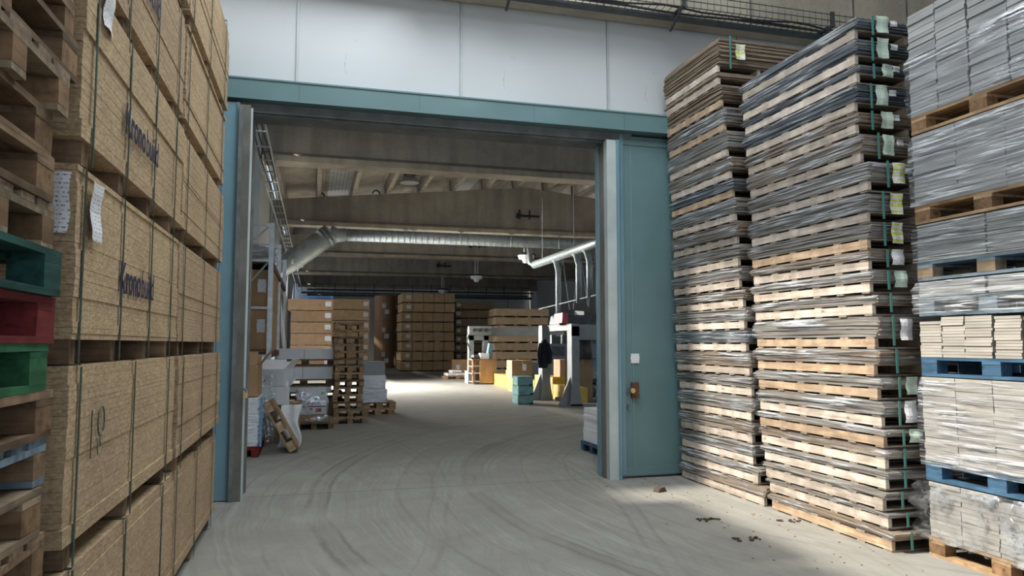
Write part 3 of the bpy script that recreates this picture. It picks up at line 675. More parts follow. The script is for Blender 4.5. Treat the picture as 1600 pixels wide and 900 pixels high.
# pallet bottoms / load bottoms / load tops, from the floor
t, L, W, H = gload(0, 0, .146, .555, M['wmid'], M['wblock'], 'lowest wooden pallet under the crumpled film load at bottom right', 'crumpled film wrapped beige load at the bottom right')
cartons(t, [(-.45, .3, 0, H, 9), (-.15, .3, 0, H-.04, 9), (.15, .3, 0, H, 9), (.44, .28, 0, H, 9)], M['sh_beige'], L, W)
wrap(L+.04, W+.04, H, M['film_soft'], t, .03, 26, amp=.022, drop=.02); wrap(L+.07, W+.07, H, M['film_soft'], t, .04, 20, amp=.03, drop=.02)
t2, L, W, H = gload(1, .565, .71, 1.345, M['pblue'], M['pblue'], 'blue painted pallet between the two beige film wrapped loads', 'tall beige load with glossy stretched film above the crumpled one')
cartons(t2, [(-.45, .3, 0, H, 10), (-.15, .3, 0, H, 10), (.15, .3, 0, H, 10), (.45, .3, 0, H, 10)], M['sh_beige'], L, W); wrap(L+.03, W+.03, H, M['film_heavy'], t2, .012, 24, amp=.008, drop=.03)
t3, L, W, H = gload(2, 1.352, 1.497, 1.80, M['pblue'], M['pblue'], 'blue painted pallet under the unwrapped flat cartons', 'unwrapped load of flat grey cartons in uneven columns')
cartons(t3, [(.5, .2, 0, H-.03, 9), (.3, .2, 0, H, 10), (.09, .22, 0, H, 10), (-.14, .2, 0, H-.01, 10), (-.36, .2, 0, H, 10), (-.54, .16, 0, H, 10)], M['sh_beige'], L, W)
t4, L, W, H = gload(3, 1.81, 1.83, 2.075, M['pgrayblue'], M['pgrayblue'], 'grey blue pallet hidden in the silver film load', 'low load glinting in silvery crumpled film')
cartons(t4, [(-.3, .58, .126, H, 4), (.3, .58, .126, H, 4)], M['sh_lgrey'], L, W); wrap(L+.04, W+.04, H, M['film_heavy'], t4, .014, 24, amp=.012)
t5, L, W, H = gload(4, 2.085, 2.23, 2.52, M['pgrayblue'], M['wold2'], 'grey blue decked pallet with bare wood blocks', 'two columns of light grey sheets wrapped in film')
cartons(t5, [(.29, .6, 0, H, 13), (-.32, .6, 0, H, 13)], M['sh_lgrey'], L, W); wrap(L+.03, W+.03, H, M['film'], t5, .006, 20, amp=.004)
t6, L, W, H = gload(5, 2.53, 2.675, 3.235, M['wmid'], M['wblock'], 'brown pallet under the big diagonal wrapped grey load', 'big light grey load with diagonally stretched glossy film')
cartons(t6, [(-.4, .4, 0, H, 12), (0, .4, 0, H, 12), (.4, .4, 0, H, 12)], M['sh_lgrey'], L, W); wrap(L+.03, W+.03, H, M['film_heavy'], t6, .01, 24, amp=.006)
t7, L, W, H = gload(6, 3.245, 3.39, 4.22, M['wmid'], M['wblock'], 'golden brown pallet under the topmost grey load', 'topmost light grey carton load, half covered by film')
cartons(t7, [(.47, .26, 0, H, 22), (.2, .27, 0, H, 22), (-.1, .3, 0, H+.06, 24), (-.42, .32, 0, H+.06, 24)], M['sh_lgrey'], L, W); wrap(L+.03, W+.03, H*.6, M['film_heavy'], t7, .006, 24, amp=.006)
# debris on the floor
def chunk(p, sx, sy, sz, label, name='wood_wedge', cat='debris'):
    mb = MB().prism([(-sx, 0), (sx, 0), (sx*.5, sz), (-sx*.6, sz*.8)], -sy, sy)
    o = mb.obj(name, M['rock'], None, p, rot=(0, 0, .4)); tag(o, label, cat)
chunk(tuple(P(1031, 768, z=0)), .07, .04, .05, 'small dark wedge of wood on the floor before the green door')
for k, (px, py, l) in enumerate([(1108, 813, 'clump of dark litter on the floor nearer the farther tall stack'), (1168, 843, 'clump of dark litter nearest the camera on the floor'), (1235, 815, 'scattered crumbs at the foot of the nearer tall stack')]):
    c = P(px, py, z=0); mb = MB()
    for _ in range(14): mb.box((c.x+R.uniform(-.1, .1), c.y+R.uniform(-.05, .05), .006), (R.uniform(.01, .035), R.uniform(.01, .03), .012), R.uniform(0, 3))
    o = mb.obj('litter', M['rock']); tag(o, l, 'litter', None, 'stuff')
mb = MB()
for _ in range(70):
    a = R.random(); x = 3.0+1.2*R.random()**.6; y = 4.2+4.3*R.random(); mb.box((x, y, .003), (R.uniform(.005, .02), R.uniform(.005, .02), .006), R.uniform(0, 3))
tag(mb.obj('wood_crumbs', M['wmid']), 'wood crumbs strewn on the floor along the right stacks', 'crumbs', None, 'stuff')
# ------------------------------------------------------------------ inner hall shell
BY = [18.3, 28.0, 37.3, 47.6, 58.0]; BH = 6.0; PEAK = 8.3
def roofz(x): return 6.95+(7.95-6.95)*(1-min(1, abs(x-PEAK)/9.85))
st('wall_inner_left', MB().box((XL-.1, 17.5, 3.6), (.2, 18, 7.2)).box((XL-.1, 47, 3.6), (.2, 24, 7.2)).box((XL-.1, 31, 6.1), (.2, 10, 2.2)), M['wallw'])
iw = empty('wall_back'); iw['kind'] = 'structure'
for k in range(9): bpart('wall_panel', (XL+1.1+k*2.2, 60.2, 3.6), (2.17, .2, 7.2), M['wallw'], iw, 0)
st('wall_panel_backing', MB().box((8, 60.4, 3.6), (20.4, .15, 7.2)), M['postdk'], iw)
st('wall_inner_right', MB().box((XR+.1, 34.2, 4), (.2, 52, 8)), M['wallw'])
for k, y in enumerate((22.5, 32.5, 42.5, 52.5)): st('wall_column', MB().box((XL+.12, y-4.3, 3.4), (.24, .5, 6.8)), M['wallw'])
for k, y in enumerate(BY):
    b_ = empty('ceiling_beam', (0, y, 0)); b_['kind'] = 'structure'
    xs = [XL+(XR-XL)*i/14 for i in range(15)]
    web = [(xs[0], BH+.22)]+[(xs[-1], BH+.22)]+[(x, roofz(x)) for x in reversed(xs)]
    MB().prism(web, -.1, .1).obj('beam_web', M['conc'], b_)
    MB().prism([(-.3, BH), (.3, BH), (.3, BH+.14), (.11, BH+.24), (-.11, BH+.24), (-.3, BH+.14)], XL+.3, XR, 'x').obj('bottom_flange', M['conc_b'], b_)
    MB().box((8.2, -.112, BH+.245), (19, .02, .018)).obj('shadow_gap', M['postdk'], b_)
cl = empty('ceiling_hall'); cl['kind'] = 'structure'
for k in range(20):
    x0 = XL+k*.98; x1 = x0+.98
    if k % 5 in (2,): mat = M['wallw']
    MB().prism([(x0, roofz(x0)+.42), (x1-.005, roofz(x1)+.42), (x1-.005, roofz(x1)+.52), (x0, roofz(x0)+.52)], 8.5, 60).obj('roof_slab', M['conc'] if k % 5 != 2 else M['wallw'], cl)
ys = [8.6]+BY+[60]
for bay in range(4):
    for k in range(15):
        x = XL+.35+k*1.28
        MB().prism([(-.07, 0), (.07, 0), (.11, .45), (-.11, .45)], ys[bay]+.12, ys[bay+1]-.12).obj('roof_rib', M['conc'], cl, (x, 0, min(roofz(x-.1), roofz(x+.1))-.0))
# wire mesh skylight guards between the ribs
for bay, k in ((1, 1), (1, 3), (2, 1)):
    x = XL+.35+k*1.28; mb = MB()
    for i in range(8): xx = x+.2+i*.125; mb.tube([(xx, ys[bay]+.3, roofz(xx)+.12), (xx, ys[bay+1]-.3, roofz(xx)+.12)], .006, 4, False)
    for j in range(40): yy = ys[bay]+.4+j*.22; mb.tube([(x+.2, yy, roofz(x+.2)+.12), (x+1.08, yy, roofz(x+1.08)+.12)], .006, 4, False)
    tag(mb.obj('wire_guard', M['dkmetal']), ['wire mesh guard under the roof, leftmost of three', 'wire mesh guard under the roof above the hanging lamp', 'wire mesh guard under the roof deeper in the hall'][(bay, k) == (1, 3) and 1 or ((bay, k) == (2, 1) and 2 or 0)], 'mesh guard')
# lifting loops on the second beam
for k, x in enumerate((.15, 2.2)):
    p_ = (x, 27.95, roofz(x)-.05); mb = MB(); mb.tube([(x+.13*math.cos(a_*.35), 27.8, roofz(x)+.13*math.sin(a_*.35)) for a_ in range(10)], .03, 6)
    tag(mb.obj('lifting_loop', M['black']), ['left black lifting loop on top of the second roof beam', 'right black lifting loop on top of the second roof beam'][k], 'loop', 'lifting loops')
# ladder shaped cable tray along the left wall
lt = empty('ladder_tray', (0, 0, 0), 0, 'ladder shaped cable tray running along the left wall under the roof', 'cable tray')
mb = MB()
for x in (-1.22, -.92): mb.tube([(x, 8.8, 5.55), (x, 57, 5.55)], .022, 6)
mb.obj('side_rail', M['galv'], lt)
for k in range(26):
    MB().tube([(-1.22, 9.6+k*1.1, 5.55), (-.92, 9.6+k*1.1, 5.55)], .018, 5).obj('rung', M['galv'], lt)
mb = MB()
for q in range(3): mb.tube([(-1.16+q*.09+.02*math.sin(i*.7+q), 9+i*1.0, 5.585) for i in range(45)], .014, 5)
mb.obj('cable', M['black'], lt)
# mesh tray and pipes under the last beam, along the back wall
bt = empty('pipe_run', (0, 57.3, 0), 0, 'long dark pipes and tray running under the last roof beam', 'pipes')
MB().tube([(XL+1, 0, 5.75), (17.5, 0, 5.75)], .06, 8).obj('pipe', M['dkmetal'], bt)
MB().tube([(XL+1, .4, 5.35), (17.5, .4, 5.35)], .1, 8).obj('pipe', M['postdk'], bt)
MB().box((8, 0, 5.5), (18, .25, .12)).obj('tray', M['postdk'], bt)
for k in range(12): MB().tube([(k*1.5, 0, 5.4), (k*1.5, 0, 6.3)], .03, 5).obj('hanger', M['dkmetal'], bt)
tag(MB().tube([(-.4, 59.9, 3.5), (-.4, 59.9, 5.2), (-.2, 59.9, 5.35), (9.5, 59.9, 5.35)], .07, 8).obj('wall_pipe', M['mgrey']), 'pale pipe bending along the top of the back wall', 'pipe')
# the big ventilation duct
DY = 27.0
q0, q1, q2, q3, q4 = P(425, 425, Y=DY), P(456, 408, Y=DY), P(516, 366, Y=DY), P(541, 367, Y=DY), P(960, 383, Y=DY)
du = empty('ventilation_duct', (0, 0, 0), 0, 'galvanised ventilation duct rising diagonally then crossing the hall under the beam', 'duct')
sc = (q1-Vector((0, 0, CAMH))).dot(FW)/F
MB().tube([q0+Vector((-.6, 0, 0)), q0, q1, q1+(q2-q1)*.5, q2], 16.5*sc, 16).obj('wide_section', M['duct'], du, smooth=True)
for f_ in (0, .1, .9, 1.0):
    a = q1+(q2-q1)*f_; d = (q2-q1).normalized()*.03
    MB().tube([a-d, a+d], 17.6*sc, 16).obj('joint_ring', M['duct'], du)
MB().tube([q2, q2+(q3-q2)*.45+Vector((0, 0, -.03)), q3], [15*sc, 11.5*sc, 10.5*sc], 16).obj('elbow', M['duct'], du, smooth=True)
q5 = Vector((17.5, DY, q3.z))
q3b = Vector((q3.x, DY, q3.z))
MB().tube([q3b, q5], 9.8*sc, 16).obj('straight_section', M['duct'], du, smooth=True)
mb = MB(); x = q3.x+.1
while x < 17.4:
    mb.tube([(x, DY, q3.z), (x+.02, DY, q3.z)], 10.25*sc, 14); x += .22
mb.obj('spiral_ridge', M['duct'], du)['kind'] = 'stuff'
for px in (631, 644, 718, 796, 870):
    x = P(px, 370, Y=DY).x
    MB().tube([(x, DY-.26, q3.z-.24), (x, DY-.26, q3.z+.2), (x, DY-.1, 5.98)], .016, 5).box((x, DY-.28, q3.z+.26), (.28, .04, .05), .3).obj('duct_hanger', M['duct'], du)
# hanging lamps
def lamp(x, y, z, label, r=.36):
    t = empty('pendant_lamp', (x, y, z), 0, label, 'lamp', 'pendant industrial lamps')
    MB().tube([(0, 0, .2), (0, 0, .28)], [r*1.2, r*.9], 18).obj('lamp_shade', M['dkmetal'], t)
    MB().tube([(0, 0, .03), (0, 0, .19)], [r*.8, r*.95], 16).obj('reflector', M['white'], t)
    MB().tube([(0, 0, -.12), (0, 0, .04)], [r*.3, r*.5], 12).obj('lamp_cap', M['white'], t)
    for s_ in (-.07, .07): MB().tube([(s_, 0, .27), (s_, 0, BH-z)], .025, 6).obj('hanging_rod', M['galv'], t)
    return t
for k, y in enumerate(BY[1:4]):
    lamp(8.25, y, 4.98, ['disc shaped pendant lamp nearest the gate, under the second roof beam', 'disc shaped pendant lamp in the middle of the row of three', 'disc shaped pendant lamp farthest back above the carton stack'][k])
    c = empty('beam_clamp', (8.25, y-.13, BH+.75), 0, ['dark clamp on the beam above the nearest pendant lamp', 'dark clamp on the beam above the middle pendant lamp', 'dark clamp on the beam above the farthest pendant lamp'][k], 'clamp', 'clamps above the lamps')
    MB().tube([(-.45, -.08, 0), (.5, -.08, 0)], .05, 6).obj('clamp_bar', M['black'], c)
    for s_ in (-.32, .1): MB().tube([(s_, -.05, -.12), (s_, -.05, .25)], .035, 6).obj('bolt', M['black'], c)
    MB().tube([(-.45, -.08, 0), (-.3, -.08, 0)], .1, 8).obj('clamp_head', M['black'], c)
p = P(640, 281, Y=22.5)
t = empty('bell_lamp', (p.x, 22.5, p.z), 0, 'wide bell lamp hanging from the roof between the first beams', 'lamp')
MB().tube([(0, 0, -.1), (0, 0, .0), (0, 0, .12)], [.3, .27, .14], 18).obj('lamp_shade', M['mgrey'], t)
MB().box((0, 0, .2), (.36, .2, .14)).obj('ballast_box', M['black'], t)
MB().tube([(0, 0, .26), (0, 0, 1.2)], .02, 6).obj('hanging_rod', M['galv'], t)
# extraction pipe with drops on the right
ex = empty('extraction_pipe', (0, 0, 0), 0, 'sloping galvanised extraction pipe with three vertical drops over the machines', 'pipe')
a = P(835, 414, Y=23.5); b_ = Vector((a.x, 14.5, a.z))
MB().tube([a, b_], .13, 12).obj('main_pipe', M['duct'], ex, smooth=True)
MB().tube([a+Vector((0, 0, 0)), a+Vector((-.05, .3, .1)), a+Vector((-.06, .35, .6))], .1, 10).obj('end_bend', M['duct'], ex, smooth=True)
for k, px in enumerate((872, 904, 921)):
    # point of the main pipe seen at this column
    y = a.x/((P(px, 400, Y=1.0)).x)
    zb = [2.15, 2.75, 2.85][k]
    MB().tube([(a.x, y+.5, a.z-.02), (a.x, y+.2, a.z-.15), (a.x, y, a.z-.45), (a.x, y, zb)], .085, 10).obj('drop_pipe', M['duct'], ex, smooth=True)
    MB().tube([(a.x, y+.5, a.z), (a.x+.35, y+.4, a.z-.02)], [.07, .09], 8).obj('stub', M['duct'], ex, smooth=True)
for k, y in enumerate((20.6, 19.1, 17.9)):
    MB().tube([(a.x, y+.6, 2.6), (a.x, y, a.z-.1), (a.x, y-.6, 2.6)], .014, 5).obj('stay_wire', M['duct'], ex)
MB().tube([(a.x, 23, 2.75), (a.x, 16, 2.95)], .02, 6).obj('tie_bar', M['duct'], ex)
for k, y in enumerate((19.6, 22.6)): MB().tube([(a.x, y, a.z), (a.x, y, 6.4)], .012, 5).obj('hanger', M['duct'], ex)
# ------------------------------------------------------------------ inner hall goods, left side
def bx(px0, px1, pyt, pyb, Y):
    a, b_ = P(px0, pyt, Y=Y), P(px1, pyb, Y=Y); return a.x, b_.x, b_.z, a.z
def box_thing(name, x0, x1, y0, y1, z0, z1, mat, label, cat, group=None, lab_=False, seam=True, straps=0, labx=.8):
    t = empty(name, ((x0+x1)/2, (y0+y1)/2, z0), 0, label, cat, group)
    w_, d_, h_ = x1-x0, y1-y0, z1-z0
    MB().box((0, 0, h_/2), (w_, d_, h_)).obj('carton_body', mat, t)
    if seam: MB().box((0, 0, h_+.001), (.06, d_+.004, .002)).obj('packing_tape', M['carton_l'], t); MB().box((0, -d_/2-.0015, h_-.06), (.06, .003, .12)).obj('packing_tape', M['carton_l'], t)
    if lab_: paper_sheet('shipping_label', min(.26, w_*.2), min(.22, h_*.5), M['lab_w'], t, (w_*(labx-.5), -d_/2-.006, h_*.6), ROT_NY, .001)
    for k in range(straps):
        bpart('strap', (-w_/2+w_*(k+1)/(straps+1), -d_/2-.003, h_/2), (.03, .004, h_), M['dkstrap'], t, 0)
    return t
# rack along the left wall
rk = empty('pallet_rack', (0, 0, 0), 0, 'galvanised pallet rack standing along the left wall behind the gate', 'rack')
for y in (12.8, 15.6, 18.4):
    for x in (-1.42, -.72): MB().box((x, y, 1.82), (.08, .06, 3.64)).obj('upright', M['galv'], rk)
    for z in (.6, 1.4, 2.2, 3.0, 3.6): MB().box((-1.07, y, z), (.66, .03, .04)).obj('brace', M['galv'], rk)
    for z in (.6, 2.2, 3.0): MB().tube([(-1.4, y, z), (-.74, y, z+(.6 if z != 2.2 else .8))], .016, 5).obj('brace', M['galv'], rk)
for z in (1.42, 2.92):
    for x in (-.7, -1.42): MB().box((x, 15.6, z), (.05, 5.6, .1)).obj('shelf_beam', M['rust'], rk)
    MB().box((-1.06, 15.6, z+.06), (.7, 5.6, .02)).obj('shelf_board', M['wold2'], rk)
def rackbox(z0, z1, y0, y1, label, mat=None):
    return box_thing('carton', -1.38, -.70, y0, y1, z0, z1, mat or M['carton'], label, 'carton', 'cartons on the rack', True, True, 0, .75)
rackbox(1.5, 2.17, 13.0, 14.9, 'brown carton lying on the lower rack shelf')
rackbox(2.175, 2.86, 13.0, 15.0, 'brown carton under the top shelf with a printed label', M['carton'])
rackbox(1.5, 2.7, 15.8, 17.7, 'larger drab carton farther along the lower rack shelf', M['carton_d'])
t = empty('foil_bundle', (-1.05, 13.8, 2.99), 0, 'silvery wrapped bundle lying on the top rack shelf', 'bundle')
bundle((0, 0, 0), 1.2, .6, .35, M['sh_lgrey'], 'wrapped_layers', t, 4, .01); wrap(1.25, .64, .35, M['film_heavy'], t, .03, 10, amp=.02)
# goods just behind the left post
euro((-1.07, 11.55, 0), HP, M['pred'], M['pred'], 'dark red pallet under the wrapped printed sheets by the left post', L=1.2, W=.7)
t = empty('wrapped_print_stack', (-1.06, 11.55, .148), 0, 'film wrapped stack of printed sheets with blue edges behind the left post', 'sheet stack')
bundle((0, 0, 0), 1.1, .64, .68, M['white'], 'printed_sheets', t, 16, .01); wrap(1.15, .68, .68, M['film_heavy'], t, .01, 10, amp=.008)
for sy in (-1, 1): bpart('corner_board', (.36, -.575, .34), (.03, .03, .68), M['skyblue'], t, 0) if sy < 0 else None
def open_carton(loc, w_, d_, h_, mat, label, rz=0, inner=None):
    t = empty('open_carton', loc, rz, label, 'open carton')
    for sx in (-1, 1): bpart('side_panel', (sx*(w_/2), 0, h_/2), (.012, d_, h_), mat, t, .004)
    for sy in (-1, 1): bpart('side_panel', (0, sy*(d_/2), h_/2), (w_, .012, h_), inner or mat, t, .004)
    bpart('bottom_panel', (0, 0, .008), (w_, d_, .012), mat, t, 0)
    for sx, sy, a in ((1, 0, .9), (-1, 0, 1.1), (0, -1, 2.4), (0, 1, .5)):
        fl = .5*min(w_, d_)
        if sx: o = MB().box((sx*fl/2, 0, 0), (fl, d_*.95, .01)).obj('flap', mat, t, (sx*w_/2, 0, h_)); o.rotation_euler = (0, -sx*a, 0)
        else: o = MB().box((0, sy*fl/2, 0), (w_*.95, fl, .01)).obj('flap', mat, t, (0, sy*d_/2, h_)); o.rotation_euler = (sy*a, 0, 0)
    return t
open_carton((-1.05, 11.55, .84), .56, .8, .45, M['carton'], 'brown open carton on top of the wrapped printed sheets')
box_thing('carton', -1.0, -.42, 12.35, 13.1, 0, .62, M['carton_d'], 'drab carton on the floor behind the leaning pallet', 'carton')
open_carton((-.62, 12.5, .625), .46, .5, .28, M['white'], 'lower white carton with open flaps beside the left post', .1)
open_carton((-.60, 12.48, .93), .44, .45, .26, M['white'], 'upper white open carton tilted above the other', -.25)
# leaning pallet
p = P(436, 711, z=0)
lp = euro((-.5, 11.45, .36), 0, M['wmid'], M['wgold'], 'brown pallet standing tilted on its end against the cartons', W=.5, L=.8)
lp.rotation_euler = (0, math.radians(61), 0)
# white plastic sheet
mb = MB(); mb.grid(lambda u, v: (-.5+.32*u+.03*math.sin(v*8), 12.05-.35*(1-v)+.04*math.sin(u*9+v*5), .02+.62*v), 10, 12)
o = mb.obj('plastic_sheet', M['plastic'], smooth=True); so = o.modifiers.new('thickness', 'SOLIDIFY'); so.thickness = .004
tag(o, 'white plastic sheeting hanging down over the cartons behind the leaning pallet', 'plastic sheet')
mb = MB(); mb.grid(lambda u, v: (-.85+.3*u, 12.2-.1*(1-v)+.05*math.sin(u*8+v*6), .05+1.05*v), 8, 10)
o = mb.obj('plastic_bag', M['film_soft'], smooth=True); o.modifiers.new('thickness', 'SOLIDIFY').thickness = .004
tag(o, 'clear crumpled plastic film hanging beside the wrapped printed sheets', 'plastic film')
box_thing('carton', -.38, -.2, 13.1, 13.6, 0, .58, M['carton'], 'narrow brown carton between the plastic sheet and the wrapped bag load', 'carton')
# shrink wrapped bag load
x0, x1, z0, z1 = bx(462, 511, 612, 672, 14.1)
bpl = euro((x0+.34, 14.75, 0), HP, M['wold2'], M['wblock'], 'old pallet under the film wrapped bags with red print', W=.72, L=1.15)
t = empty('wrapped_bag_load', ((x0+x1)/2, 14.7, .146), 0, 'film wrapped load of white bags with red and green print', 'wrapped load')
w_ = x1-x0-.04
for k in range(4):
    for j in range(2):
        mb = MB(); mb.grid(lambda u, v: ((u-.5)*w_*1.0, (-.55 if j == 0 else .05)+.0, 0), 1, 1)
        m_ = M['plastic'] if k > 0 else M['carton']
        bb = MB().box((0, -.28+.56*j, .07+k*.145), (w_, .54, .138), 0, .012).obj('bag', m_, t)
        if k > 0 and j == 0:
            MB().box((-.16+.14*((k*2) % 3), -.565, .07+k*.145), (.1, .006, .06), .0, .01).obj('print_patch', M['redprint'], bb)
            MB().box((.2-.2*(k % 3), -.565, .09+k*.145), (.05, .006, .04), 0, .008).obj('print_patch', M['greenprint'] if k == 3 else M['redprint'], bb)
wrap(1.14, w_+.03, .6, M['film_soft'], t, .012, 14, amp=.012)
# white carton tiers
Y0 = 15.9
for k, (px0, px1, yt, yb) in enumerate([(450, 518, 597, 612), (426, 519, 571, 592), (429, 521, 545, 561)]):
    x0, x1, z0, z1 = bx(px0, px1, yt, yb, 15.5); xm = (x0+x1)/2+(.02 if k else .2)
    nm = ['lower', 'middle', 'upper'][k]
    euro((xm if k else .0, 15.95, z0-.15), 0, M['wold2'], M['wold'], 'brown pallet under the '+nm+' white cartons left of the pallet tower', W=.8)
    z1 = [.715, 1.125, z1][k]
    for j in range(2):
        a_ = x0+(x1-x0)*j/2; b2_ = x0+(x1-x0)*(j+1)/2
        box_thing('white_carton', a_+.004, b2_-.004, 15.5, 16.3, z0, z1-.0, M['white'], ('left ' if j == 0 else 'right ')+nm+' white carton left of the pallet tower', 'carton', 'white cartons', seam=False)
zf = P(470, 612, Y=15.5).z-.155
box_thing('carton', -.35, .42, 15.45, 16.3, 0, zf, M['carton_d'], 'drab carton carrying the white carton tiers', 'carton')
bl_ = MB().tube([(-.62, 16.6, 1.5), (-.78, 16.5, 2.8)], .05, 6).obj('plank', M['white']); tag(bl_, 'white painted plank leaning behind the white cartons', 'plank')
# tower of pallets
x0, x1, z0, z1 = bx(523, 565, 513, 662, 15.2)
for k in range(14):
    low = k < 2
    mm = [M['wmid'], M['wold2'], M['wold']][(k*7) % 3]
    cx = (.76 if low else .70)+R.uniform(-.02, .02)
    euro((cx, 15.55+R.uniform(-.02, .02)+(.0 if not low else -.15), k*.1455), HP+R.uniform(-.04, .04), mm, M['wmid'], lab('pallet', k, 14, 'in the tower of brown pallets inside the gate'), group='tower of brown pallets', W=.58 if not low else .66, L=.8)
# grey boxes on two pallets
for k in range(2):
    euro((1.42+.03*k, 16.9, k*.1455), 0, M['wmid'], M['wmid'], ['lower', 'upper'][k]+' of two pallets under the grey boxes beside the pallet tower', W=.8, L=.72)
x0, x1, z0, z1 = bx(566, 602, 565, 632, 16.5)
zz = .293; hs = (z1-zz)/3
for k in range(3):
    t = box_thing('grey_box', x0+.02*(2-k), x1+.02*(1-k), 16.5, 17.25, zz+k*hs, zz+(k+1)*hs-.004, M['mgrey'] if k == 2 else M['white'], ['lowest film wrapped pale box beside the pallet tower', 'middle film wrapped pale box beside the pallet tower', 'grey box on top of the pale wrapped boxes'][k], 'box', seam=False)
    if k < 2: wrap(.77, x1-x0+.01, hs, M['film_heavy'], t, .006, 8, amp=.01)
# tall carton stacks farther back
def tall_boxes(px0, px1, ytop, ybot, Y, n, mat, who, depth=1.2, straps=0, labx=.9, jit=.0, labs=True, xs=None, gap=.03):
    x0, x1, _, z1 = bx(px0, px1, ytop, ybot, Y); z0 = 0; h = z1/n
    for k in range(n):
        dx = R.uniform(-jit, jit); ex_ = (.12 if (xs and k == n-1) else 0)
        t = box_thing('large_carton', x0+dx-ex_, x1+dx+ex_*.3, Y, Y+depth, k*h+.0, (k+1)*h-.004, mat, lab('large carton', k, n, 'of '+who), 'carton', 'large cartons of '+who, labs, False, straps, labx)
        # feet: bearers under the body
        b_ = t.children[0]
        me = b_.data
        for v in me.vertices: 
            if v.co.z < .001: v.co.z = gap
        for q in range(4):
            bpart('bearer', (-(x1-x0)/2+(x1-x0)*(q+.5)/4, 0, gap/2+.001), (.1, depth, gap), M['wold'], t, 0)
    return x0, x1, z1
tall_boxes(455, 517, 467, 590, 33, 7, M['carton'], 'the leftmost back stack', 1.4, 0, .9, .02, True, True)
tall_boxes(519, 576, 467, 583, 37.6, 7, M['carton_l'], 'the back stack beside the paper rolls', 1.4)
tall_boxes(628, 709, 458, 580, 42.2, 8, M['carton_l'], 'the strapped stack at the end of the aisle', 2.4, 4, .12, .04, gap=.06)
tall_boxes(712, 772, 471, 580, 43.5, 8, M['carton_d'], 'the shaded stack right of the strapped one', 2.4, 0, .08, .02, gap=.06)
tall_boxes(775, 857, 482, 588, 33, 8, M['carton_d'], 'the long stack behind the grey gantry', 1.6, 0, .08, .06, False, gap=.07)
tag(MB().box((.2, 33.7, 3.98), (1.2, .7, .16)).obj('blue_sheet_pile', M['skyblue']), 'blue sheets lying on top of the back left carton stack', 'sheets').location = (0, 0, -.33)
# paper rolls
for k, (pxc, Y) in enumerate(((601, 48.3), (622, 49.6))):
    p = P(pxc, 576, Y=Y)
    for j in range(3):
        t = empty('paper_roll', (p.x, Y+.7, j*1.6), 0, ['lowest', 'middle', 'topmost'][j]+' brown paper roll of the '+['left', 'right'][k]+' column at the back', 'paper roll', 'brown paper rolls')
        MB().tube([(0, 0, 0), (0, 0, 1.59)], .66, 24).obj('roll_body', M['kraft'], t)
        paper_sheet('roll_label', .3, .3, M['lab_w'], t, (.1, -.69, .5), ROT_NY, .001); paper_sheet('roll_label', .25, .3, M['lab_w'], t, (-.1, -.69, .9), ROT_NY, .001)
# ------------------------------------------------------------------ inner hall, right side: machines
gn = empty('gantry', (0, 0, 0), 0, 'far grey gantry with rounded top bar beyond the wooden cabinet', 'machine')
x0, x1, z0, z1 = bx(731, 762, 512, 592, 29)
for x in (x0+.12, x1-.1): MB().box((x, 29, 1.05), (.2, .3, 2.1)).obj('leg', M['mgrey'], gn)
MB().box(((x0+x1)/2, 29, 1.85), (x1-x0, .3, .22)).obj('cross_beam', M['mgrey'], gn)
MB().tube([(x0, 28.9, 2.12), (x1+.1, 28.9, 2.12)], .2, 10).obj('head_roller', M['mgrey'], gn)
for k in range(3): MB().tube([(x0+.2+k*.25, 28.6, 2.15), (x0+.2+k*.25, 28.9, 2.15)], .08, 8).obj('knob', M['dkmetal'], gn)
MB().box((x1+1.6, 29.1, 2.08), (3.4, .3, .36)).obj('cross_beam', M['mgrey'], gn)
MB().tube([(x0, 28.8, 1.95), (x0-.1, 28.7, 1.7), (x0+.05, 28.7, 1.3)], .03, 6).obj('hose', M['black'], gn)
MB().box((x0+.1, 29.0, .25), (.3, .7, .5)).obj('foot', M['mgrey'], gn)
# low pallet with sacks
p = P(716, 593, z=0)
euro((p.x, p.y+.5, 0), 0, M['wmid'], M['wmid'], 'low pallet with pale sacks left of the far gantry')
for k, (dx, dz) in enumerate(((-.25, 0), (.2, 0), (-.05, .14))):
    o = MB().box((p.x+dx, p.y+.5, .215+dz), (.5, .6, .12), .1, .02).obj('sack', M['paper']); tag(o, ['left pale sack on the low pallet', 'right pale sack on the low pallet', 'upper pale sack on the low pallet'][k], 'sack', 'pale sacks'); o.modifiers.new('b', 'BEVEL').width = .04
box_thing('carton', p.x+.1, p.x+.9, p.y+1.4, p.y+2.2, 0, .85, M['carton'], 'brown carton behind the low pallet with sacks', 'carton', lab_=True, labx=.2)
# wooden cabinet
x0, x1, z0, z1 = bx(738, 776, 562, 602, 28.0)
cb = empty('tool_cabinet', (x0, 28, 0), 0, 'open sided brown wooden cabinet beside the yellow rail', 'cabinet'); w_ = x1-x0
bpart('side_panel', (w_*.65, 0, .5), (w_*.68, .04, .92), M['carton'], cb, 0); bpart('top_panel', (w_/2, .4, .97), (w_+.04, .9, .04), M['wmid'], cb, 0)
bpart('back_panel', (w_*.65, .8, .5), (w_*.7, .03, .92), M['carton_d'], cb, 0); bpart('side_panel', (w_-.02, .4, .5), (.03, .8, .92), M['carton_d'], cb, 0)
for z in (.1, .42, .7): bpart('shelf', (w_*.5, .4, z), (w_, .76, .03), M['wpalex'], cb, 0)
bpart('leg', (.04, .05, .5), (.06, .06, .94), M['wmid'], cb, 0); bpart('leg', (.04, .75, .5), (.06, .06, .94), M['wmid'], cb, 0)
box_thing('white_box', x0+.35, x0+.7, 28.1, 28.4, .995, 1.22, M['white'], 'small white box on the wooden cabinet', 'box', seam=False)
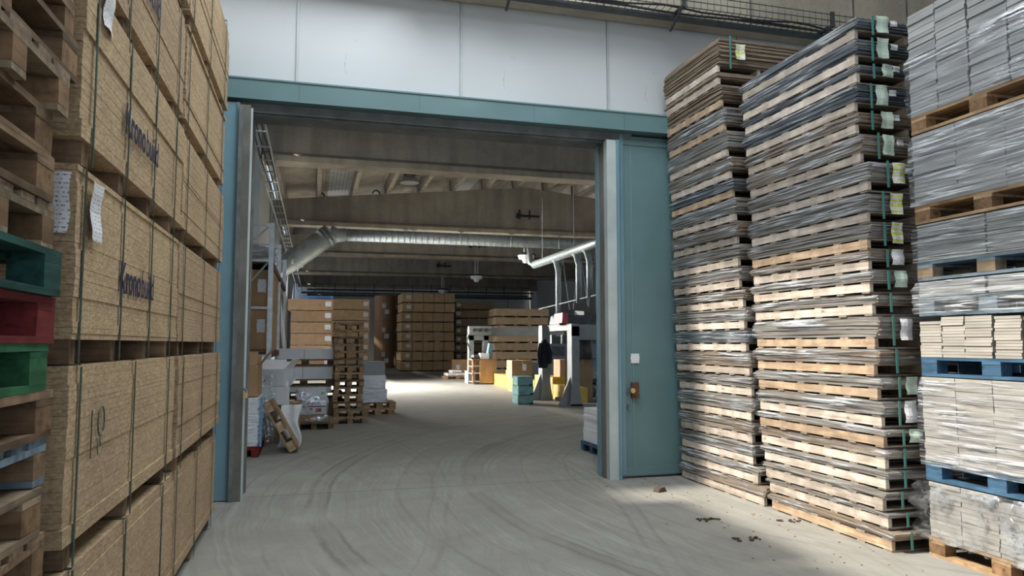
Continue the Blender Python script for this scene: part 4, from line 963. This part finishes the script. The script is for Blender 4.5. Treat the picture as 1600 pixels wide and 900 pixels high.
o = MB().box((0, 0, .3), (.16, .3, .62)).obj('file_board', M['teal_l'], None, (x0+.72, 28.3, 1.0), rot=(0, .15, 0)); tag(o, 'pale blue board standing upright on the wooden cabinet', 'board')
o = MB().box((x0+.15, 28.2, 1.03), (.35, .3, .06)).box((x0+.2, 28.3, 1.1), (.3, .2, .1), .4).obj('tool_heap', M['dkmetal']); tag(o, 'heap of dark tools on the left of the wooden cabinet', 'tools')
# yellow machine bed
yb = empty('yellow_machine_bed', (0, 0, 0), 0, 'long low yellow machine bed on the floor between the gantries', 'machine')
a = P(778, 601, z=0); b_ = P(908, 632, z=0)
n = 5
for k in range(n):
    c0 = a.lerp(b_, k/n); c1 = a.lerp(b_, (k+1)/n)
    m_ = (c0+c1)/2; ln = (c1-c0).length; rz = math.atan2((c1-c0).y, (c1-c0).x)
    hz = .42 if k % 2 == 0 else .62
    MB().box((m_.x+.1, m_.y+.25, hz/2), (ln-.05, .38, hz), rz).obj('bed_segment', M['yellow'], yb)
for k in range(2):
    c0 = a.lerp(b_, (k+.3)/5)+Vector((.75, 1.0, 0)); MB().tube([(c0.x, c0.y, 0), (c0.x, c0.y, .7+.2*(k % 2))], .22, 10).obj('motor', M['dkmetal'], yb)
    MB().box((c0.x+.3, c0.y+.3, .45), (.4, .5, .9), .4).obj('housing', M['bluegrey'] if k % 2 else M['dkmetal'], yb)
x0, x1, z0, z1 = bx(800, 832, 563, 590, 23.5)
box_thing('carton', x0, x1, 23.5, 24.2, z0, z1, M['carton_d'], 'carton standing on the yellow machine bed', 'carton', lab_=True, labx=.6)
MB().box(((x0+x1)/2, 23.85, z0/2), (x1-x0-.05, .6, z0)).obj('bed_segment', M['yellow'], yb)
# teal crates
x0, x1, z0, z1 = bx(811, 834, 588, 633, 18.4)
for k in range(3):
    t = empty('teal_crate', ((x0+x1)/2, 18.75, k*.245), R.uniform(-.05, .05), ['lowest', 'middle', 'topmost'][k]+' teal wooden crate standing by the near gantry leg', 'crate', 'teal crates')
    w_ = x1-x0
    for sy in (-1, 1):
        bpart('crate_side', (0, sy*.3, .12), (w_, .02, .2), M['pteal'], t)
        bpart('batten', (w_*.38, sy*.32, .03), (.09, .03, .05), M['pdgreen'], t)
    for sx in (-1, 1): bpart('crate_side', (sx*w_/2, 0, .12), (.02, .6, .2), M['pteal'], t)
    bpart('crate_bottom', (0, 0, .02), (w_, .6, .02), M['pteal'], t)
    bpart('crate_lid', (0, 0, .232), (w_, .62, .018), M['pteal'], t)
# near gantry
g2 = empty('gantry', (0, 0, 0), 0, 'near grey steel gantry with two splayed legs beside the right gate post', 'machine')
GYa, GYb = 19.7, 17.7
def gleg(px0, px1, Y, foot):
    x0, x1, z0, z1 = bx(px0, px1, 513, foot, Y); cx = (x0+x1)/2
    MB().prism([(x0-.02, 0), (x1+.08, 0), (x1, .5), (x1, 2.05), (x0+.02, 2.05), (x0+.02, .5)], Y, Y+.35).obj('leg', M['mgrey'], g2)
    MB().prism([(x0-.3, 0), (x0+.02, 0), (x0+.02, .75), (x0-.05, .6)], Y+.1, Y+.16).obj('gusset', M['mgrey'], g2)
    return cx
c1 = gleg(846, 860, GYa, 627); c2 = gleg(892, 906, GYb, 635)
MB().prism([(GYb+.3, 1.95), (GYa+.3, 1.95), (GYa+.3, 2.12), (GYb, 2.12), (GYb, 1.8)], c2-.1, c2+.12, 'x').obj('cross_beam', M['mgrey'], g2)
MB().box((c1+1.1, GYa+.2, 2.03), (2.4, .3, .18)).obj('cross_beam', M['mgrey'], g2)
MB().box((c2+.7, GYb+.2, 1.9), (1.4, .3, .4)).obj('cross_beam', M['mgrey'], g2)
MB().box((c2+.55, GYb+.2, .02), (1.4, .4, .04)).obj('base_plate', M['mgrey'], g2)
# things on top of the gantry
o = MB().box((0, 0, .12), (.9, .7, .24), 0, .05).box((.5, .1, .2), (.5, .5, .3), .3, .05).obj('cable_heap', M['dkmetal'], None, (c2+.2, GYb+.9, 2.13)); tag(o, 'dark heap of hoses and cables on the near gantry', 'cables')
o = MB().box((c2-.25, GYb+.4, 2.27), (.16, .5, .26), .1, .02).obj('red_box', M['redprint']); tag(o, 'small red box on top of the near gantry', 'box')
# jacket hanging on the gantry leg
x0, x1, z0, z1 = bx(840, 859, 530, 575, 19.5)
mb = MB()
def jk(u, v):
    a_ = u*2*math.pi; wd = (.13+.03*math.sin(v*5)) if v < .72 else .17*(1-(v-.72)*2.6); wd += .012*math.sin(a_*4+v*5)
    return ((x0+x1)/2+wd*math.cos(a_)+.04*(v-.5), 19.5+.09*math.sin(a_), z0+(z1-z0)*v)
mb.grid(jk, 18, 10)
jo = empty('jacket', (0, 0, 0), 0, 'black jacket hanging from the near gantry leg', 'jacket'); mb.obj('jacket_body', M['cloth'], jo, smooth=True)
for s_ in (-1, 1): MB().tube([((x0+x1)/2+s_*.1, 19.45, z1-.12), ((x0+x1)/2+s_*.17, 19.42, z1-.4), ((x0+x1)/2+s_*.15, 19.42, z0+.12)], [.05, .06, .05], 8).obj('sleeve', M['cloth'], jo, smooth=True)
# the machine behind
mc = empty('bag_machine', (0, 0, 0), 0, 'blue grey cabinet machine standing behind the near gantry', 'machine')
x0, x1, z0, z1 = bx(857, 935, 532, 597, 23.4)
MB().box(((x0+x1)/2, 24.0, 1.35), (x1-x0, 1.2, .5)).obj('upper_housing', M['bluegrey'], mc)
MB().box(((x0+x1)/2, 24.0, .55), (x1-x0, 1.1, .9)).obj('lower_housing', M['mgrey'], mc)
MB().box(((x0+x1)/2, 23.42, 1.03), (x1-x0, .1, .06)).obj('ledge', M['teal_l'], mc)
for k in range(3): MB().box((x0+.35+.5*k, 23.38, 1.35), (.42, .02, .32)).obj('window', M['dkmetal'], mc)
for k in range(4): MB().tube([(x0+.3+k*.4, 23.8, 1.6), (x0+.3+k*.4, 23.8, 1.9)], .12, 8).obj('motor', M['dkmetal'], mc)
MB().tube([(x0+.1, 23.3, .3), (x1, 23.3, .3)], .1, 8).obj('roller', M['black'], mc)
x0, x1, z0, z1 = bx(875, 893, 562, 600, 20.3)
box_thing('carton', x0, x1, 20.3, 20.9, z0, z1, M['carton_l'], 'tall light carton seen between the near gantry legs', 'carton')
euro(((x0+x1)/2, 20.65, z0-.15), 0, M['wold2'], M['wold2'], 'small pallet under the tall carton between the gantry legs', L=x1-x0+.1, W=.6)
box_thing('machine_plinth', x0, x1, 20.4, 20.9, 0, z0-.155, M['dkmetal'], 'dark plinth under the small pallet between the gantry legs', 'plinth', seam=False)
x0, x1, z0, z1 = bx(908, 925, 562, 612, 18.2)
box_thing('carton', x0, x1+.3, 18.9, 19.5, 0, z1, M['carton_d'], 'drab carton right of the near gantry leg', 'carton')
# black motors and barrel right of the leg
x0, x1, z0, z1 = bx(903, 930, 530, 562, 18.3)
mo = empty('hydraulic_unit', (0, 0, 0), 0, 'black barrel shaped hydraulic unit hanging right of the gantry leg', 'machine')
MB().tube([((x0+x1)/2+.1, 18.8, z0), ((x0+x1)/2+.1, 18.8, z1)], .25, 14).obj('barrel', M['dkmetal'], mo, smooth=True)
for s_ in (-.1, .1): MB().tube([((x0+x1)/2+.1+s_, 18.8, z1), ((x0+x1)/2+.1+s_, 18.8, z1+.14)], .05, 8).obj('valve', M['galv'], mo)
MB().tube([((x0+x1)/2, 18.7, z1+.1), ((x0+x1)/2, 18.2, 1.9), ((x0+x1)/2-.1, 18.0, 2.1)], .015, 6).obj('hose', M['black'], mo)
mo2 = empty('floor_motor', (0, 0, 0), 0, 'low black motor unit on the floor right of the gantry leg', 'machine')
p = P(915, 628, z=0)
for k in range(3):
    MB().tube([(p.x-.3+k*.3, p.y+.6, .22+.08*(k % 2)), (p.x-.1+k*.3, p.y+.6, .22+.08*(k % 2))], .14, 10).obj('motor', M['dkmetal'], mo2)
MB().box((p.x, p.y+.6, .05), (1.2, .5, .08)).obj('base_plate', M['mgrey'], mo2)
MB().tube([(p.x-.4, p.y+.4, .15), (p.x, p.y+.3, .35), (p.x+.4, p.y+.5, .2)], .03, 6).obj('hose', M['black'], mo2)
# stack of white sheets on blue pallet behind right post
euro((4.53, 10.02, 0), 0, M['pblue'], M['pblue'], 'blue pallet under the white sheets behind the right gate post', W=.8)
t = empty('white_sheet_stack', (4.52, 10.02, .148), 0, 'stack of thick white sheets on a blue pallet behind the right gate post', 'sheet stack')
mb = MB(); n = 13
for k in range(n): mb.box((R.uniform(-.012, .012), R.uniform(-.01, .01), .04/2+k*.038), (1.12, .72, .036), R.uniform(-.01, .01))
mb.obj('white_sheets', M['white'], t)['kind'] = 'stuff'
for k in range(4):
    mb = MB(); mb.grid(lambda u, v: (4.17+(.19+.02*math.sin(u*40))*math.cos(u*6.283)*math.sin(v*math.pi)**.5, 9.86+.16*math.sin(u*6.283)*math.sin(v*math.pi)**.5, .65+k*.15+.148*v), 20, 7)
    o = mb.obj('white_bag', M['plastic'], smooth=True); tag(o, lab('white bag', k, 4, 'in the pile on the white sheets').replace('the floor', 'below'), 'bag', 'white bags')
